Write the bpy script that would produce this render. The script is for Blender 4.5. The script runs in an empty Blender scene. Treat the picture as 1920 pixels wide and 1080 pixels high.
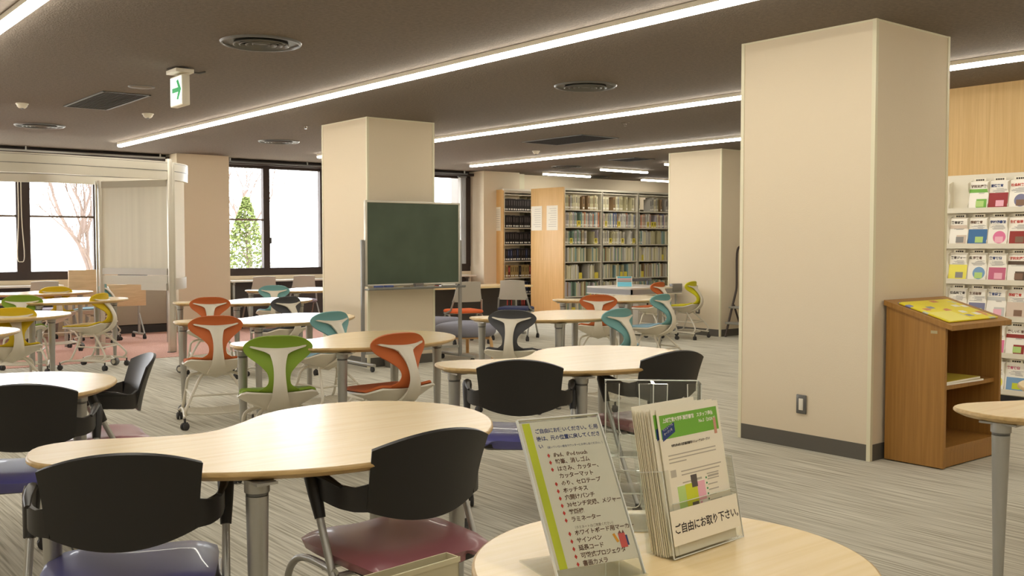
import bpy, bmesh, math, random
from mathutils import Vector, Matrix
random.seed(7)
PI = math.pi
R = math.radians
scene = bpy.context.scene
COL = scene.collection

# ------------------------------------------------------------------ camera, world, exposure
cam_d = bpy.data.cameras.new('camera'); cam = bpy.data.objects.new('camera', cam_d); COL.objects.link(cam)
cam.location = (0, 0, 1.32)
cam.rotation_euler = (R(90 - 2.5266), 0, R(-38.819))
cam_d.sensor_width = 36; cam_d.lens = 1881 / 1920 * 36; cam_d.clip_start = .02; cam_d.clip_end = 200
scene.camera = cam
scene.view_settings.view_transform = 'Standard'; scene.view_settings.look = 'None'
scene.view_settings.exposure = 0.8; scene.view_settings.gamma = 1.0; scene.view_settings.use_curve_mapping = False
try:
    scene.cycles.max_bounces = 10; scene.cycles.diffuse_bounces = 5; scene.cycles.transparent_max_bounces = 24
    scene.cycles.use_denoising = True; scene.cycles.sample_clamp_indirect = 6; scene.cycles.caustics_reflective = False; scene.cycles.caustics_refractive = False
except Exception: pass
world = bpy.data.worlds.new('overcast_sky'); scene.world = world; world.use_nodes = True
bg = world.node_tree.nodes['Background']; bg.inputs[0].default_value = (.97, .98, 1.0, 1); bg.inputs[1].default_value = 6.5
LAMP_STRENGTH = 17.0

# ------------------------------------------------------------------ materials
def srgb(r, g, b):
    f = lambda c: (c / 255 / 12.92) if c <= 10 else ((c / 255 + .055) / 1.055) ** 2.4
    return (f(r), f(g), f(b), 1)
MATS = {}
def mat(name, rgb=(200, 200, 200), rough=.5, metal=0, spec=.5, emis=None, estr=0, coat=0, noise=None, bump=None, lin=False):
    if name in MATS: return MATS[name]
    m = bpy.data.materials.new(name); m.use_nodes = True; MATS[name] = m
    nt = m.node_tree; b = nt.nodes['Principled BSDF']
    c = rgb if lin else srgb(*rgb)
    b.inputs['Base Color'].default_value = c
    b.inputs['Roughness'].default_value = rough; b.inputs['Metallic'].default_value = metal
    b.inputs['Specular IOR Level'].default_value = spec; b.inputs['Coat Weight'].default_value = coat
    if emis:
        b.inputs['Emission Color'].default_value = emis; b.inputs['Emission Strength'].default_value = estr
    if noise or bump:
        tc = nt.nodes.new('ShaderNodeTexCoord'); mp = nt.nodes.new('ShaderNodeMapping'); n = nt.nodes.new('ShaderNodeTexNoise')
        nt.links.new(tc.outputs['Object'], mp.inputs[0]); nt.links.new(mp.outputs[0], n.inputs['Vector'])
        n.inputs['Detail'].default_value = 4
        sc, amt = noise if noise else bump
        if isinstance(sc, tuple): mp.inputs['Scale'].default_value = sc; n.inputs['Scale'].default_value = 1
        else: n.inputs['Scale'].default_value = sc
        if noise:
            rp = nt.nodes.new('ShaderNodeValToRGB'); nt.links.new(n.outputs['Fac'], rp.inputs[0])
            rp.color_ramp.elements[0].position = .3; rp.color_ramp.elements[1].position = .7
            rp.color_ramp.elements[0].color = [x * (1 - amt) for x in c[:3]] + [1]
            rp.color_ramp.elements[1].color = [min(1, x * (1 + amt)) for x in c[:3]] + [1]
            nt.links.new(rp.outputs[0], b.inputs['Base Color'])
        if bump:
            n2 = nt.nodes.new('ShaderNodeTexNoise'); n2.inputs['Scale'].default_value = bump[0]; n2.inputs['Detail'].default_value = 5
            nt.links.new(tc.outputs['Object'], n2.inputs['Vector'])
            bm = nt.nodes.new('ShaderNodeBump'); bm.inputs['Strength'].default_value = bump[1]; bm.inputs['Distance'].default_value = .01
            nt.links.new(n2.outputs['Fac'], bm.inputs['Height']); nt.links.new(bm.outputs[0], b.inputs['Normal'])
    return m

def carpet(name, c1, c2, c3, stripes=True):
    m = bpy.data.materials.new(name); m.use_nodes = True; nt = m.node_tree; b = nt.nodes['Principled BSDF']
    b.inputs['Roughness'].default_value = .9; b.inputs['Specular IOR Level'].default_value = .15
    geo = nt.nodes.new('ShaderNodeNewGeometry'); L = nt.links
    def nz(scale, det, rough=.6):
        mp = nt.nodes.new('ShaderNodeMapping'); mp.inputs['Scale'].default_value = scale; L.new(geo.outputs['Position'], mp.inputs[0])
        n = nt.nodes.new('ShaderNodeTexNoise'); n.inputs['Scale'].default_value = 1; n.inputs['Detail'].default_value = det
        n.inputs['Roughness'].default_value = rough; L.new(mp.outputs[0], n.inputs['Vector']); return n
    a = nz((75, 1.6, 1), 2.5) if stripes else nz((60, 60, 1), 2)
    rp = nt.nodes.new('ShaderNodeValToRGB'); cr = rp.color_ramp
    cr.elements[0].position = .36; cr.elements[0].color = srgb(*c1); cr.elements[1].position = .62; cr.elements[1].color = srgb(*c3)
    e = cr.elements.new(.47); e.color = srgb(*c2)
    L.new(a.outputs['Fac'], rp.inputs[0])
    f = nz((500, 500, 1), 2); bm = nt.nodes.new('ShaderNodeBump'); bm.inputs['Strength'].default_value = .5; bm.inputs['Distance'].default_value = .004
    L.new(f.outputs['Fac'], bm.inputs['Height']); L.new(bm.outputs[0], b.inputs['Normal'])
    mx = nt.nodes.new('ShaderNodeMixRGB'); mx.blend_type = 'MULTIPLY'; mx.inputs[0].default_value = .35
    L.new(rp.outputs[0], mx.inputs[1]); L.new(f.outputs['Fac'], mx.inputs[2]); 
    mx2 = nt.nodes.new('ShaderNodeMixRGB'); mx2.blend_type = 'MIX'; mx2.inputs[0].default_value = .5
    L.new(rp.outputs[0], mx2.inputs[1]); L.new(mx.outputs[0], mx2.inputs[2]); L.new(mx2.outputs[0], b.inputs['Base Color'])
    return m

def wood(name, c1, c2, scale=(3, 40, 3), rough=.4, coat=0, spec=.5):
    m = bpy.data.materials.new(name); m.use_nodes = True; nt = m.node_tree; b = nt.nodes['Principled BSDF']; L = nt.links
    b.inputs['Roughness'].default_value = rough; b.inputs['Coat Weight'].default_value = coat; b.inputs['Coat Roughness'].default_value = .25
    b.inputs['Specular IOR Level'].default_value = spec
    tc = nt.nodes.new('ShaderNodeTexCoord'); mp = nt.nodes.new('ShaderNodeMapping'); mp.inputs['Scale'].default_value = scale
    L.new(tc.outputs['Object'], mp.inputs[0]); n = nt.nodes.new('ShaderNodeTexNoise'); n.inputs['Scale'].default_value = 1.5; n.inputs['Detail'].default_value = 6
    n.inputs['Distortion'].default_value = .6
    L.new(mp.outputs[0], n.inputs['Vector']); rp = nt.nodes.new('ShaderNodeValToRGB'); L.new(n.outputs['Fac'], rp.inputs[0])
    rp.color_ramp.elements[0].position = .32; rp.color_ramp.elements[1].position = .68
    rp.color_ramp.elements[0].color = srgb(*c1); rp.color_ramp.elements[1].color = srgb(*c2); L.new(rp.outputs[0], b.inputs['Base Color'])
    return m

def clear(name, tint=(.96, .97, .96), ior=1.49, rough=.02, gain=1.0):
    m = bpy.data.materials.new(name); m.use_nodes = True; nt = m.node_tree; L = nt.links
    nt.nodes.remove(nt.nodes['Principled BSDF']); out = nt.nodes['Material Output']
    t = nt.nodes.new('ShaderNodeBsdfTransparent'); t.inputs[0].default_value = (*tint, 1)
    g = nt.nodes.new('ShaderNodeBsdfGlossy'); g.inputs['Roughness'].default_value = rough
    fr = nt.nodes.new('ShaderNodeFresnel'); ge = nt.nodes.new('ShaderNodeNewGeometry'); mi_ = nt.nodes.new('ShaderNodeMapRange')
    mi_.inputs['To Min'].default_value = ior; mi_.inputs['To Max'].default_value = 1 / ior; L.new(ge.outputs['Backfacing'], mi_.inputs['Value']); L.new(mi_.outputs['Result'], fr.inputs[0])
    mt = nt.nodes.new('ShaderNodeMath'); mt.operation = 'MULTIPLY'; mt.inputs[1].default_value = gain; mt.use_clamp = True
    L.new(fr.outputs[0], mt.inputs[0]); mx = nt.nodes.new('ShaderNodeMixShader')
    L.new(mt.outputs[0], mx.inputs[0]); L.new(t.outputs[0], mx.inputs[1]); L.new(g.outputs[0], mx.inputs[2]); L.new(mx.outputs[0], out.inputs[0])
    return m

M = dict(
    ceiling=mat('ceiling_board', (120, 110, 100), .9, noise=(38, .13), bump=(90, .6), spec=.2),
    wall=mat('beige_wallpaper', (224, 210, 185), .75, bump=(160, .12), spec=.3),
    trim=mat('cream_corner_trim', (226, 220, 192), .5),
    base=mat('dark_skirting', (92, 88, 80), .6),
    floor=carpet('striped_carpet', (174, 168, 150), (204, 199, 182), (226, 222, 206)),
    pink=carpet('pink_carpet', (200, 152, 136), (212, 166, 150), (220, 176, 160), False),
    beech=wood('beech_laminate', (236, 208, 154), (243, 218, 168), (1.5, 30, 3), .26, .6),
    beech_edge=wood('beech_edge', (186, 154, 100), (206, 176, 122), (2, 30, 60), .4),
    beech_panel=wood('beech_panel', (214, 172, 108), (226, 186, 124), (30, 30, 1.2), .45),
    rackwood=wood('rack_wall_wood', (198, 162, 102), (212, 178, 120), (30, 30, 1), .5),
    oak=wood('oak_veneer', (150, 106, 48), (168, 122, 58), (40, 40, 1.4), .45),
    bentwood=wood('bent_birch', (196, 150, 96), (214, 172, 118), (10, 10, 3), .45),
    silver=mat('silver_paint', (172, 171, 165), .35, .6),
    silver_dark=mat('dark_silver', (110, 110, 108), .4, .6),
    chrome=mat('chrome', (215, 215, 215), .15, 1),
    black=mat('black_plastic', (38, 36, 34), .42, spec=.4),
    dark=mat('dark_rubber', (52, 50, 50), .6),
    white=mat('white_plastic', (226, 220, 204), .4),
    shellw=mat('ivory_shell', (214, 207, 190), .42),
    frame=mat('ivory_tube', (212, 206, 190), .4),
    winframe=mat('bronze_window_frame', (62, 50, 46), .5, .3),
    winframe_l=mat('bronze_light_frame', (120, 104, 92), .45, .4),
    alu=mat('aluminium', (205, 200, 186), .38, .35),
    paper=mat('white_paper', (240, 234, 216), .8, spec=.2),
    ink=mat('black_ink', (58, 52, 48), .8), inkb=mat('brown_ink', (96, 66, 48), .8), inkblue=mat('blue_ink', (62, 72, 120), .8),
    inkred=mat('red_ink', (196, 62, 50), .8), lime=mat('lime_print', (206, 214, 52), .7), green=mat('green_print', (116, 178, 60), .7),
    lgreen=mat('light_green_print', (182, 214, 130), .7), pinkp=mat('pink_print', (238, 180, 196), .7), navy=mat('navy_print', (40, 62, 120), .7),
    yellow=mat('yellow_print', (240, 226, 40), .6), greyp=mat('grey_print', (140, 138, 136), .7), whitep=mat('plain_print', (246, 242, 232), .7),
    acryl=clear('clear_acrylic'), acryl_edge=mat('acrylic_edge', (225, 228, 222), .15),
    glass=clear('window_glass', (.97, .98, .98), 1.45, .0),
    board=mat('chalkboard_green', (78, 90, 74), .55, noise=(3, .12), spec=.3),
    grey_back=mat('grey_chair_plastic', (186, 180, 168), .5),
    frost=mat('frosted_screen', (232, 230, 222), .5),
    panelgrey=mat('screen_panel', (208, 206, 190), .45, noise=((14, 14, .4), .05)),
)
# ------------------------------------------------------------------ mesh builder
class MB:
    def __init__(s): s.v = []; s.f = []; s.m = []
    def add(s, vs, fs, mi=0, X=None):
        o = len(s.v)
        s.v += [tuple(X @ Vector(p)) if X else tuple(p) for p in vs]
        s.f += [tuple(i + o for i in f) for f in fs]; s.m += [mi] * len(fs); return s
    def box(s, c, d, mi=0, X=None, ch=0):
        x, y, z = (a / 2 for a in d); cx, cy, cz = c
        if ch <= 0:
            vs = [(cx + i * x, cy + j * y, cz + k * z) for k in (-1, 1) for j in (-1, 1) for i in (-1, 1)]
            return s.add(vs, [(0, 2, 3, 1), (4, 5, 7, 6), (0, 1, 5, 4), (2, 6, 7, 3), (0, 4, 6, 2), (1, 3, 7, 5)], mi, X)
        ch = min(ch, x * .9, y * .9, z * .9)
        bm = bmesh.new(); bmesh.ops.create_cube(bm, size=1)
        for v in bm.verts: v.co = Vector((cx + v.co.x * 2 * x, cy + v.co.y * 2 * y, cz + v.co.z * 2 * z))
        bmesh.ops.bevel(bm, geom=bm.edges[:], offset=ch, segments=2, affect='EDGES', profile=.5)
        bm.verts.index_update(); vs = [v.co[:] for v in bm.verts]; fs = [[v.index for v in f.verts] for f in bm.faces]; bm.free()
        return s.add(vs, fs, mi, X)
    def bb(s, x0, x1, y0, y1, z0, z1, mi=0, ch=0, X=None): return s.box(((x0 + x1) / 2, (y0 + y1) / 2, (z0 + z1) / 2), (abs(x1 - x0), abs(y1 - y0), abs(z1 - z0)), mi, X, ch)
    def tube(s, pts, r, n=8, mi=0, closed=False, X=None, flat=1):
        P = [Vector(p) for p in pts]; k = len(P); rr = r if isinstance(r, (list, tuple)) else [r] * k
        vs = []; fs = []; prev = None
        for i, p in enumerate(P):
            if closed: t = P[(i + 1) % k] - P[i - 1]
            else: t = P[min(i + 1, k - 1)] - P[max(i - 1, 0)]
            t = t.normalized() if t.length > 1e-9 else Vector((0, 0, 1))
            if prev is None: a = t.orthogonal().normalized(); a = (Vector((0, 0, 1)) if abs(t.z) < .9 else Vector((0, 1, 0))); a = (a - t * a.dot(t)).normalized()
            else: a = (prev - t * prev.dot(t)).normalized()
            prev = a; b = t.cross(a)
            for j in range(n):
                th = 2 * PI * j / n; vs.append(p + a * math.cos(th) * rr[i] * flat + b * math.sin(th) * rr[i])
        for i in range(k if closed else k - 1):
            for j in range(n):
                a0 = i * n + j; a1 = i * n + (j + 1) % n; b0 = ((i + 1) % k) * n + j; b1 = ((i + 1) % k) * n + (j + 1) % n
                fs.append((a0, a1, b1, b0))
        if not closed:
            fs.append(tuple(range(n - 1, -1, -1))); fs.append(tuple((k - 1) * n + j for j in range(n)))
        return s.add(vs, fs, mi, X)
    def lathe(s, prof, n=20, c=(0, 0, 0), mi=0, X=None, axis='z'):
        vs = []; fs = []; k = len(prof)
        for r, z in prof:
            for j in range(n):
                th = 2 * PI * j / n; p = (r * math.cos(th), r * math.sin(th), z)
                if axis == 'x': p = (p[2], p[0], p[1])
                if axis == 'y': p = (p[0], p[2], p[1])
                vs.append((p[0] + c[0], p[1] + c[1], p[2] + c[2]))
        for i in range(k - 1):
            for j in range(n): fs.append((i * n + j, i * n + (j + 1) % n, (i + 1) * n + (j + 1) % n, (i + 1) * n + j))
        if prof[0][0] > 1e-6: fs.append(tuple(range(n - 1, -1, -1)))
        if prof[-1][0] > 1e-6: fs.append(tuple((k - 1) * n + j for j in range(n)))
        return s.add(vs, fs, mi, X)
    def prism(s, poly, prof, mi=0, mi_top=None, mi_side=None, X=None):
        # prof: list of (inset, z); outline is counter-clockwise
        k = len(poly); P = [Vector((x, y)) for x, y in poly]; nrm = []
        for i in range(k):
            t = (P[(i + 1) % k] - P[i - 1]).normalized(); nrm.append(Vector((-t.y, t.x)))
        vs = []; fs = []; o = len(s.f)
        for ins, z in prof:
            for i in range(k): q = P[i] + nrm[i] * ins; vs.append((q.x, q.y, z))
        for a in range(len(prof) - 1):
            for i in range(k): fs.append((a * k + i, a * k + (i + 1) % k, (a + 1) * k + (i + 1) % k, (a + 1) * k + i))
        s.add(vs, fs, mi if mi_side is None else mi_side, X)
        s.add(vs[-k:], [tuple(range(k))], mi if mi_top is None else mi_top, X)
        s.add(vs[:k], [tuple(range(k - 1, -1, -1))], mi if mi_side is None else mi_side, X)
        return s
    def surf(s, g, th, mi=0, X=None, mi_back=None):
        # grid g[row][col] of points, given a thickness along its normal
        nr, nc = len(g), len(g[0]); G = [[Vector(p) for p in row] for row in g]; vs = []; ns = []
        for i in range(nr):
            for j in range(nc):
                du = G[i][min(j + 1, nc - 1)] - G[i][max(j - 1, 0)]; dv = G[min(i + 1, nr - 1)][j] - G[max(i - 1, 0)][j]
                n = du.cross(dv); ns.append(n.normalized() if n.length > 1e-12 else Vector((0, 0, 0)))
        A = [G[i][j] for i in range(nr) for j in range(nc)]
        B = [A[q] + ns[q] * (th(q // nc, q % nc) if callable(th) else th) for q in range(nr * nc)]
        fa = []; fb = []; N = nr * nc
        for i in range(nr - 1):
            for j in range(nc - 1):
                a, b, c, d = i * nc + j, i * nc + j + 1, (i + 1) * nc + j + 1, (i + 1) * nc + j
                fa.append((d, c, b, a)); fb.append((a + N, b + N, c + N, d + N))
        rim = [(0, j) for j in range(nc)] + [(i, nc - 1) for i in range(1, nr)] + [(nr - 1, j) for j in range(nc - 2, -1, -1)] + [(i, 0) for i in range(nr - 2, 0, -1)]
        rim = [i * nc + j for i, j in rim]; fr = [(rim[q], rim[(q + 1) % len(rim)], rim[(q + 1) % len(rim)] + N, rim[q] + N) for q in range(len(rim))]
        o = len(s.v); s.add(A + B, fa + fr, mi, X); 
        s.f += [tuple(i + o for i in f) for f in fb]; s.m += [mi if mi_back is None else mi_back] * len(fb)
        return s
    def mesh(s, name, mats, smooth=True, ang=38):
        me = bpy.data.meshes.new(name); me.from_pydata(s.v, [], s.f)
        for m in (mats if isinstance(mats, (list, tuple)) else [mats]): me.materials.append(m)
        me.polygons.foreach_set('material_index', s.m)
        me.validate(); me.update()
        bm = bmesh.new(); bm.from_mesh(me); bmesh.ops.recalc_face_normals(bm, faces=bm.faces); bm.to_mesh(me); bm.free()
        if smooth:
            me.polygons.foreach_set('use_smooth', [True] * len(me.polygons)); me.set_sharp_from_angle(angle=R(ang))
        return me
    def build(s, name, mats, parent=None, smooth=True, loc=None, rz=0, ang=38): return obj(name, s.mesh(name, mats, smooth, ang), parent, loc, rz)

def obj(name, me, parent=None, loc=None, rz=0):
    o = bpy.data.objects.new(name, me); COL.objects.link(o)
    if parent: o.parent = parent
    if loc: o.location = loc
    if rz: o.rotation_euler.z = rz
    return o
def tag(o, label, cat, group=None, kind=None):
    if label: o['label'] = label
    if cat: o['category'] = cat
    if group: o['group'] = group
    if kind: o['kind'] = kind
    return o
def thing(name, label, cat, loc=(0, 0, 0), rz=0, group=None):
    o = bpy.data.objects.new(name, None); COL.objects.link(o); o.empty_display_size = .1
    o.location = loc; o.rotation_euler = (0, 0, rz); return tag(o, label, cat, group)
def struct(name, mb, mats, parent=None, smooth=False):
    o = mb.build(name, mats, parent, smooth)
    if not parent: o['kind'] = 'structure'
    return o
CACHE = {}
def cached(key, fn):
    if key not in CACHE: CACHE[key] = fn()
    return CACHE[key]
def spline(pts, n=6, closed=True):
    P = [Vector(p) for p in pts]; k = len(P); out = []
    for i in range(k if closed else k - 1):
        a, b, c, d = (P[(i - 1) % k], P[i], P[(i + 1) % k], P[(i + 2) % k]) if closed else (P[max(i - 1, 0)], P[i], P[i + 1], P[min(i + 2, k - 1)])
        for q in range(n):
            t = q / n; out.append(.5 * ((2 * b) + (c - a) * t + (2 * a - 5 * b + 4 * c - d) * t * t + (3 * b - a - 3 * c + d) * t ** 3))
    if not closed: out.append(P[-1])
    return out
def rrect(w, h, r, n=4):
    pts = []
    for cx, cy, a in ((w / 2 - r, h / 2 - r, 0), (-w / 2 + r, h / 2 - r, 90), (-w / 2 + r, -h / 2 + r, 180), (w / 2 - r, -h / 2 + r, 270)):
        for i in range(n + 1): th = R(a + 90 * i / n); pts.append((cx + r * math.cos(th), cy + r * math.sin(th)))
    return pts
def text_mesh(body, size, m, spacing=1.0, bold=0.0, align='LEFT', line=1.0):
    cu = bpy.data.curves.new('lettering', 'FONT'); cu.body = body; cu.size = size; cu.resolution_u = 1; cu.space_character = spacing
    cu.align_x = align; cu.space_line = line; cu.offset = bold
    o = bpy.data.objects.new('lettering', cu); COL.objects.link(o); bpy.context.view_layer.update()
    me = bpy.data.meshes.new_from_object(o.evaluated_get(bpy.context.evaluated_depsgraph_get()))
    bpy.data.objects.remove(o); bpy.data.curves.remove(cu); me.materials.clear(); me.materials.append(m); return me
def text(body, size, m, parent, loc, rot=(0, 0, 0), name='lettering', **k):
    o = obj(name, text_mesh(body, size, m, **k), parent, loc); o.rotation_euler = rot; return o

# ------------------------------------------------------------------ room shell
H = 2.66
struct('floor', MB().bb(-4.2, 18.2, -4.2, 15.5, -.2, 0), M['floor'])
b = MB(); b.prism([(-4, 11.55), (4.3, 11.55), (8.6, 12.3), (12.0, 12.9), (12.0, 15.15), (-4, 15.15)], [(0, .0005), (0, .004)])
struct('floor_carpet_inlay', b, M['pink'])
struct('ceiling', MB().bb(-4.2, 18.2, -4.2, 15.5, H, H + .2), M['ceiling'])
struct('wall_left', MB().bb(-4.2, -4.0, -4.2, 15.5, 0, H), M['wall'])
struct('wall_back', MB().bb(-4.2, 8.45, -4.2, -4.0, 0, H), M['wall'])
struct('wall_right', MB().bb(18.0, 18.2, 5.6, 15.5, 0, H), M['wall'])
struct('wall_far', MB().bb(12.05, 18.2, 15.1, 15.3, 0, H), M['wall'])
struct('wall_wood', MB().bb(8.45, 8.6, -4.2, 5.6, 0, H), M['rackwood'])
struct('wall_inner', MB().bb(8.6, 18.2, 5.45, 5.6, 0, H), M['wall'])
# window wall: spandrel, piers, lintel
struct('wall_window_sill', MB().bb(-4.2, 12.05, 15.15, 15.3, 0, .81), M['wall'])
struct('wall_window_lintel', MB().bb(-4.2, 12.05, 15.2, 15.3, 2.57, H), M['winframe'])
for i, (a, c) in enumerate(((-.36, .5), (5.49, 6.3), (11.2, 12.05))):
    struct('wall_pier_%d' % (i + 1), MB().bb(a, c, 14.75, 15.3, 0, H), M['wall'])
struct('trim_1', MB().bb(11.98, 12.06, 14.93, 15.1, 0, H).bb(12.2, 12.36, 14.98, 15.1, 0, H), M['trim'])
struct('trim_2', MB().bb(.5, 5.49, 15.05, 15.2, 2.575, 2.62).bb(6.3, 11.2, 15.05, 15.2, 2.575, 2.62), M['winframe'])

def window(n, x0, x1, muls, rails, thick=.05):
    b = MB(); y0, y1 = 15.17, 15.25
    b.bb(x0, x1, y0, y1, .80, .93).bb(x0, x1, y0, y1, 2.53, 2.58)
    for m0, m1 in muls: b.bb(m0, m1, y0 - .01, y1, .9, 2.56)
    for r0, r1, z in rails: b.bb(r0, r1, y0 + .01, y1 - .01, z - .014, z + .014, 1)
    o = b.build('window_%d' % n, [M['winframe'], M['winframe_l']], None, False); o['kind'] = 'structure'
    MB().bb(x0, x1, 15.205, 15.211, .93, 2.53).build('pane', M['glass'], o, False)
    for m0, m1 in muls[1:2]:
        MB().bb(m1, m1 + .02, y0 - .03, y0, 1.32, 1.42, ch=.004).build('latch', M['silver_dark'], o)
window(1, .5, 5.49, [(.5, .56), (1.6, 1.7), (2.42, 2.5), (3.38, 3.56), (4.41, 4.52), (5.43, 5.49)], [(2.5, 3.38, 1.705), (3.56, 4.41, 1.705), (4.52, 5.43, 1.705)])
window(2, 6.3, 11.2, [(6.3, 6.33), (7.05, 7.16), (8.07, 8.22), (9.1, 9.2), (10.1, 10.2), (10.98, 11.2)], [(6.33, 7.05, 1.705), (10.2, 10.98, 1.705)])

# square columns
def column(n, x0, x1, y0, y1):
    o = MB().bb(x0, x1, y0, y1, 0, H).build('wall_column_%d' % n, M['wall'], None, False); o['kind'] = 'structure'
    t = MB(); w = .022; e = .004
    for x, y in ((x0, y0), (x0, y1), (x1, y0), (x1, y1)):
        sx = 1 if x == x0 else -1; sy = 1 if y == y0 else -1
        t.bb(x - sx * e, x + sx * w, y - sy * e, y + sy * w, 0, H)
    t.bb(x0 - e * .7, x1 + e * .7, y0 - e * .7, y1 + e * .7, H - .012, H - .0005)
    t.build('corner_trim', M['trim'], o, False)
    k = MB(); k.bb(x0 - .0035, x1 + .0035, y0 - .0035, y1 + .0035, 0, .1); k.build('skirting', M['base'], o, False)
    return o
column(1, 5.47, 6.33, 3.34, 4.33); column(2, 5.485, 6.34, 9.26, 10.25); column(3, 11.2, 12.06, 9.21, 10.2)
struct('baseboard_left', MB().bb(8.435, 8.45, -4, 5.6, 0, .1), M['base'])
# wall sockets
def socket(p, nrm, label, two=True):
    o = thing('wall_socket', label, 'socket', p, nrm)
    MB().box((0, 0, 0), (.075, .008, .122), ch=.004).build('cover_plate', M['greyd'] if 'greyd' in M else M['silver_dark'], o)
    MB().box((0, -.005, .0), (.032, .006, .075), ch=.002).build('outlet', M['white'], o)
socket((5.463, 3.825, .29), R(-90), 'small grey wall socket with white outlet low on the nearest big square column')
socket((11.195, 9.62, .37), R(-90), 'small grey wall socket low on the far square column behind the yellow chair')

# ------------------------------------------------------------------ ceiling things
lampm = mat('lit_lamp_tube', (255, 255, 255), .5, emis=(1, .945, .83, 1), estr=LAMP_STRENGTH)
def strip(x, y0, y1, label, along='y', grp='long ceiling light strips'):
    L = abs(y1 - y0); c = (x, (y0 + y1) / 2, H) if along == 'y' else ((y0 + y1) / 2, x, H)
    o = thing('strip_light', label, 'ceiling light', c, 0 if along == 'y' else R(90), grp)
    MB().bb(-.034, .034, -L / 2, L / 2, -.032, -.001).build('housing', M['white'], o, False)
    pr = [(-.031, -.032), (-.031, -.05), (-.024, -.06), (.024, -.06), (.031, -.05), (.031, -.032)]
    b = MB(); n = len(pr)
    b.add([(x_, s * (L / 2 - .004), z_) for s in (-1, 1) for x_, z_ in pr], [tuple(range(n)), tuple(range(2 * n - 1, n - 1, -1))] + [(i, (i + 1) % n, (i + 1) % n + n, i + n) for i in range(n)])
    b.build('diffuser', lampm, o, False)
for x, y0, y1, l in ((-1.47, -3, 13.6, 'long lit ceiling strip furthest left, above the wall side of the room'),
                     (1.425, -3, 13.6, 'long lit ceiling strip crossing the top left corner of the photo'),
                     (4.33, -3, 13.68, 'long lit ceiling strip ending above the curved booth, running over the middle tables'),
                     (7.21, -3, 13.58, 'long lit ceiling strip passing behind the chalkboard column and the nearest column'),
                     (10.04, 5.9, 13.57, 'long lit ceiling strip in front of the bookcases, ending near the window')):
    strip(x, y0, y1, l)
for x, y0, y1, l in ((14.25, 12.22, 13.40, 'short lit ceiling strip over the dark-book bookcase, nearest the window'),
                     (12.77, 12.28, 13.43, 'short lit ceiling strip over the white bookcase bays, in the middle of the short row'),
                     (11.26, 12.28, 13.43, 'short lit ceiling strip mostly hidden behind the far column top'),
                     (14.3, 14.9, 16.1, 'short lit ceiling strip over the far wall just left of the far column'),
                     (7.6, 12.28, 13.43, 'short lit ceiling strip behind the far column'), (12.8, 15.2, 16.4, 'short lit ceiling strip further right behind the far column')):
    strip(x, y0, y1, l, 'x', 'short ceiling light strips')
def diffuser_mesh():
    b = MB(); b.lathe([(.0, -.012), (.05, -.012), (.055, -.02), (.062, -.01), (.062, 0)], 32, mi=1)
    for r in (.085, .125, .165): b.lathe([(r, -.004), (r + .012, -.022), (r + .02, -.018), (r + .008, 0)], 32, mi=1)
    b.lathe([(0, -.002), (.25, -.002), (.245, 0), (0, 0)], 32, mi=0)
    return b.mesh('cone_ring', [M['dark'], M['silver_dark']])
def diff_rim(): return MB().lathe([(.246, -.002), (.25, -.014), (.26, -.014), (.268, -.001), (.262, 0), (.248, 0)], 36).mesh('outer_ring', M['silver_dark'])
for x, y, l in ((2.93, 6.31, 'round ceiling air diffuser nearest the camera, right of the hanging exit sign'), (5.87, 6.30, 'round ceiling air diffuser between the two longest light strips, left of the nearest column'),
                (5.90, 12.2, 'round ceiling air diffuser just left of the chalkboard column'), (3.0, 12.26, 'round ceiling air diffuser at the left edge above the curved booth'),
                (11.69, 13.02, 'round ceiling air diffuser in front of the dark-book bookcase'), (13.96, 14.6, 'round ceiling air diffuser tight against the far wall')):
    o = thing('air_diffuser', l, 'air vent', (x, y, H), 0, 'round ceiling diffusers')
    obj('cone_ring', cached('dif', diffuser_mesh), o); obj('outer_ring', cached('rim', diff_rim), o)
def grille(x0, x1, y0, y1, label):
    o = thing('return_grille', label, 'air vent', ((x0 + x1) / 2, (y0 + y1) / 2, H), 0, 'rectangular ceiling grilles'); w, l = x1 - x0, y1 - y0; t = .018
    MB().bb(-w / 2, w / 2, -l / 2, -l / 2 + t, -.008, 0).bb(-w / 2, w / 2, l / 2 - t, l / 2, -.008, 0).bb(-w / 2, -w / 2 + t, -l / 2, l / 2, -.008, 0).bb(w / 2 - t, w / 2, -l / 2, l / 2, -.008, 0).build('frame', M['silver_dark'], o, False)
    b = MB(); b.bb(-w / 2, w / 2, -l / 2, l / 2, -.002, 0)
    n = int(w / .03)
    for i in range(1, n): xx = -w / 2 + w * i / n; b.bb(xx - .002, xx + .002, -l / 2 + t, l / 2 - t, -.007, -.001)
    b.build('mesh_panel', mat('grille_mesh', (44, 40, 38), .7), o, False)
grille(2.76, 3.18, 9.15, 10.4, 'dark rectangular ceiling grille left of the hanging exit sign')
grille(8.42, 9.06, 9.1, 10.28, 'dark rectangular ceiling grille between the second and third light strips')
grille(11.3, 11.75, 11.0, 11.6, 'small dark rectangular ceiling grille above the white bookcase')
def detector():
    b = MB(); b.lathe([(0, -.045), (.03, -.045), (.045, -.03), (.05, -.012), (.058, -.01), (.058, 0), (0, 0)], 20); return b.mesh('detector_body', M['white'])
for x, y, l in ((2.405, 10.46, 'small white ceiling smoke detector left of the dark grille'), (3.6, 10.46, 'small white ceiling smoke detector right of the dark grille, under the exit sign'), (9.4, 11.13, 'small white ceiling smoke detector in front of the far light strip')):
    o = thing('smoke_detector', l, 'smoke detector', (x, y, H), 0, 'smoke detectors'); obj('detector_body', cached('det', detector), o)
    MB().lathe([(0, -.055), (.014, -.055), (.014, -.045), (0, -.045)], 12).build('sensor_tip', M['silver_dark'], o)
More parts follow.
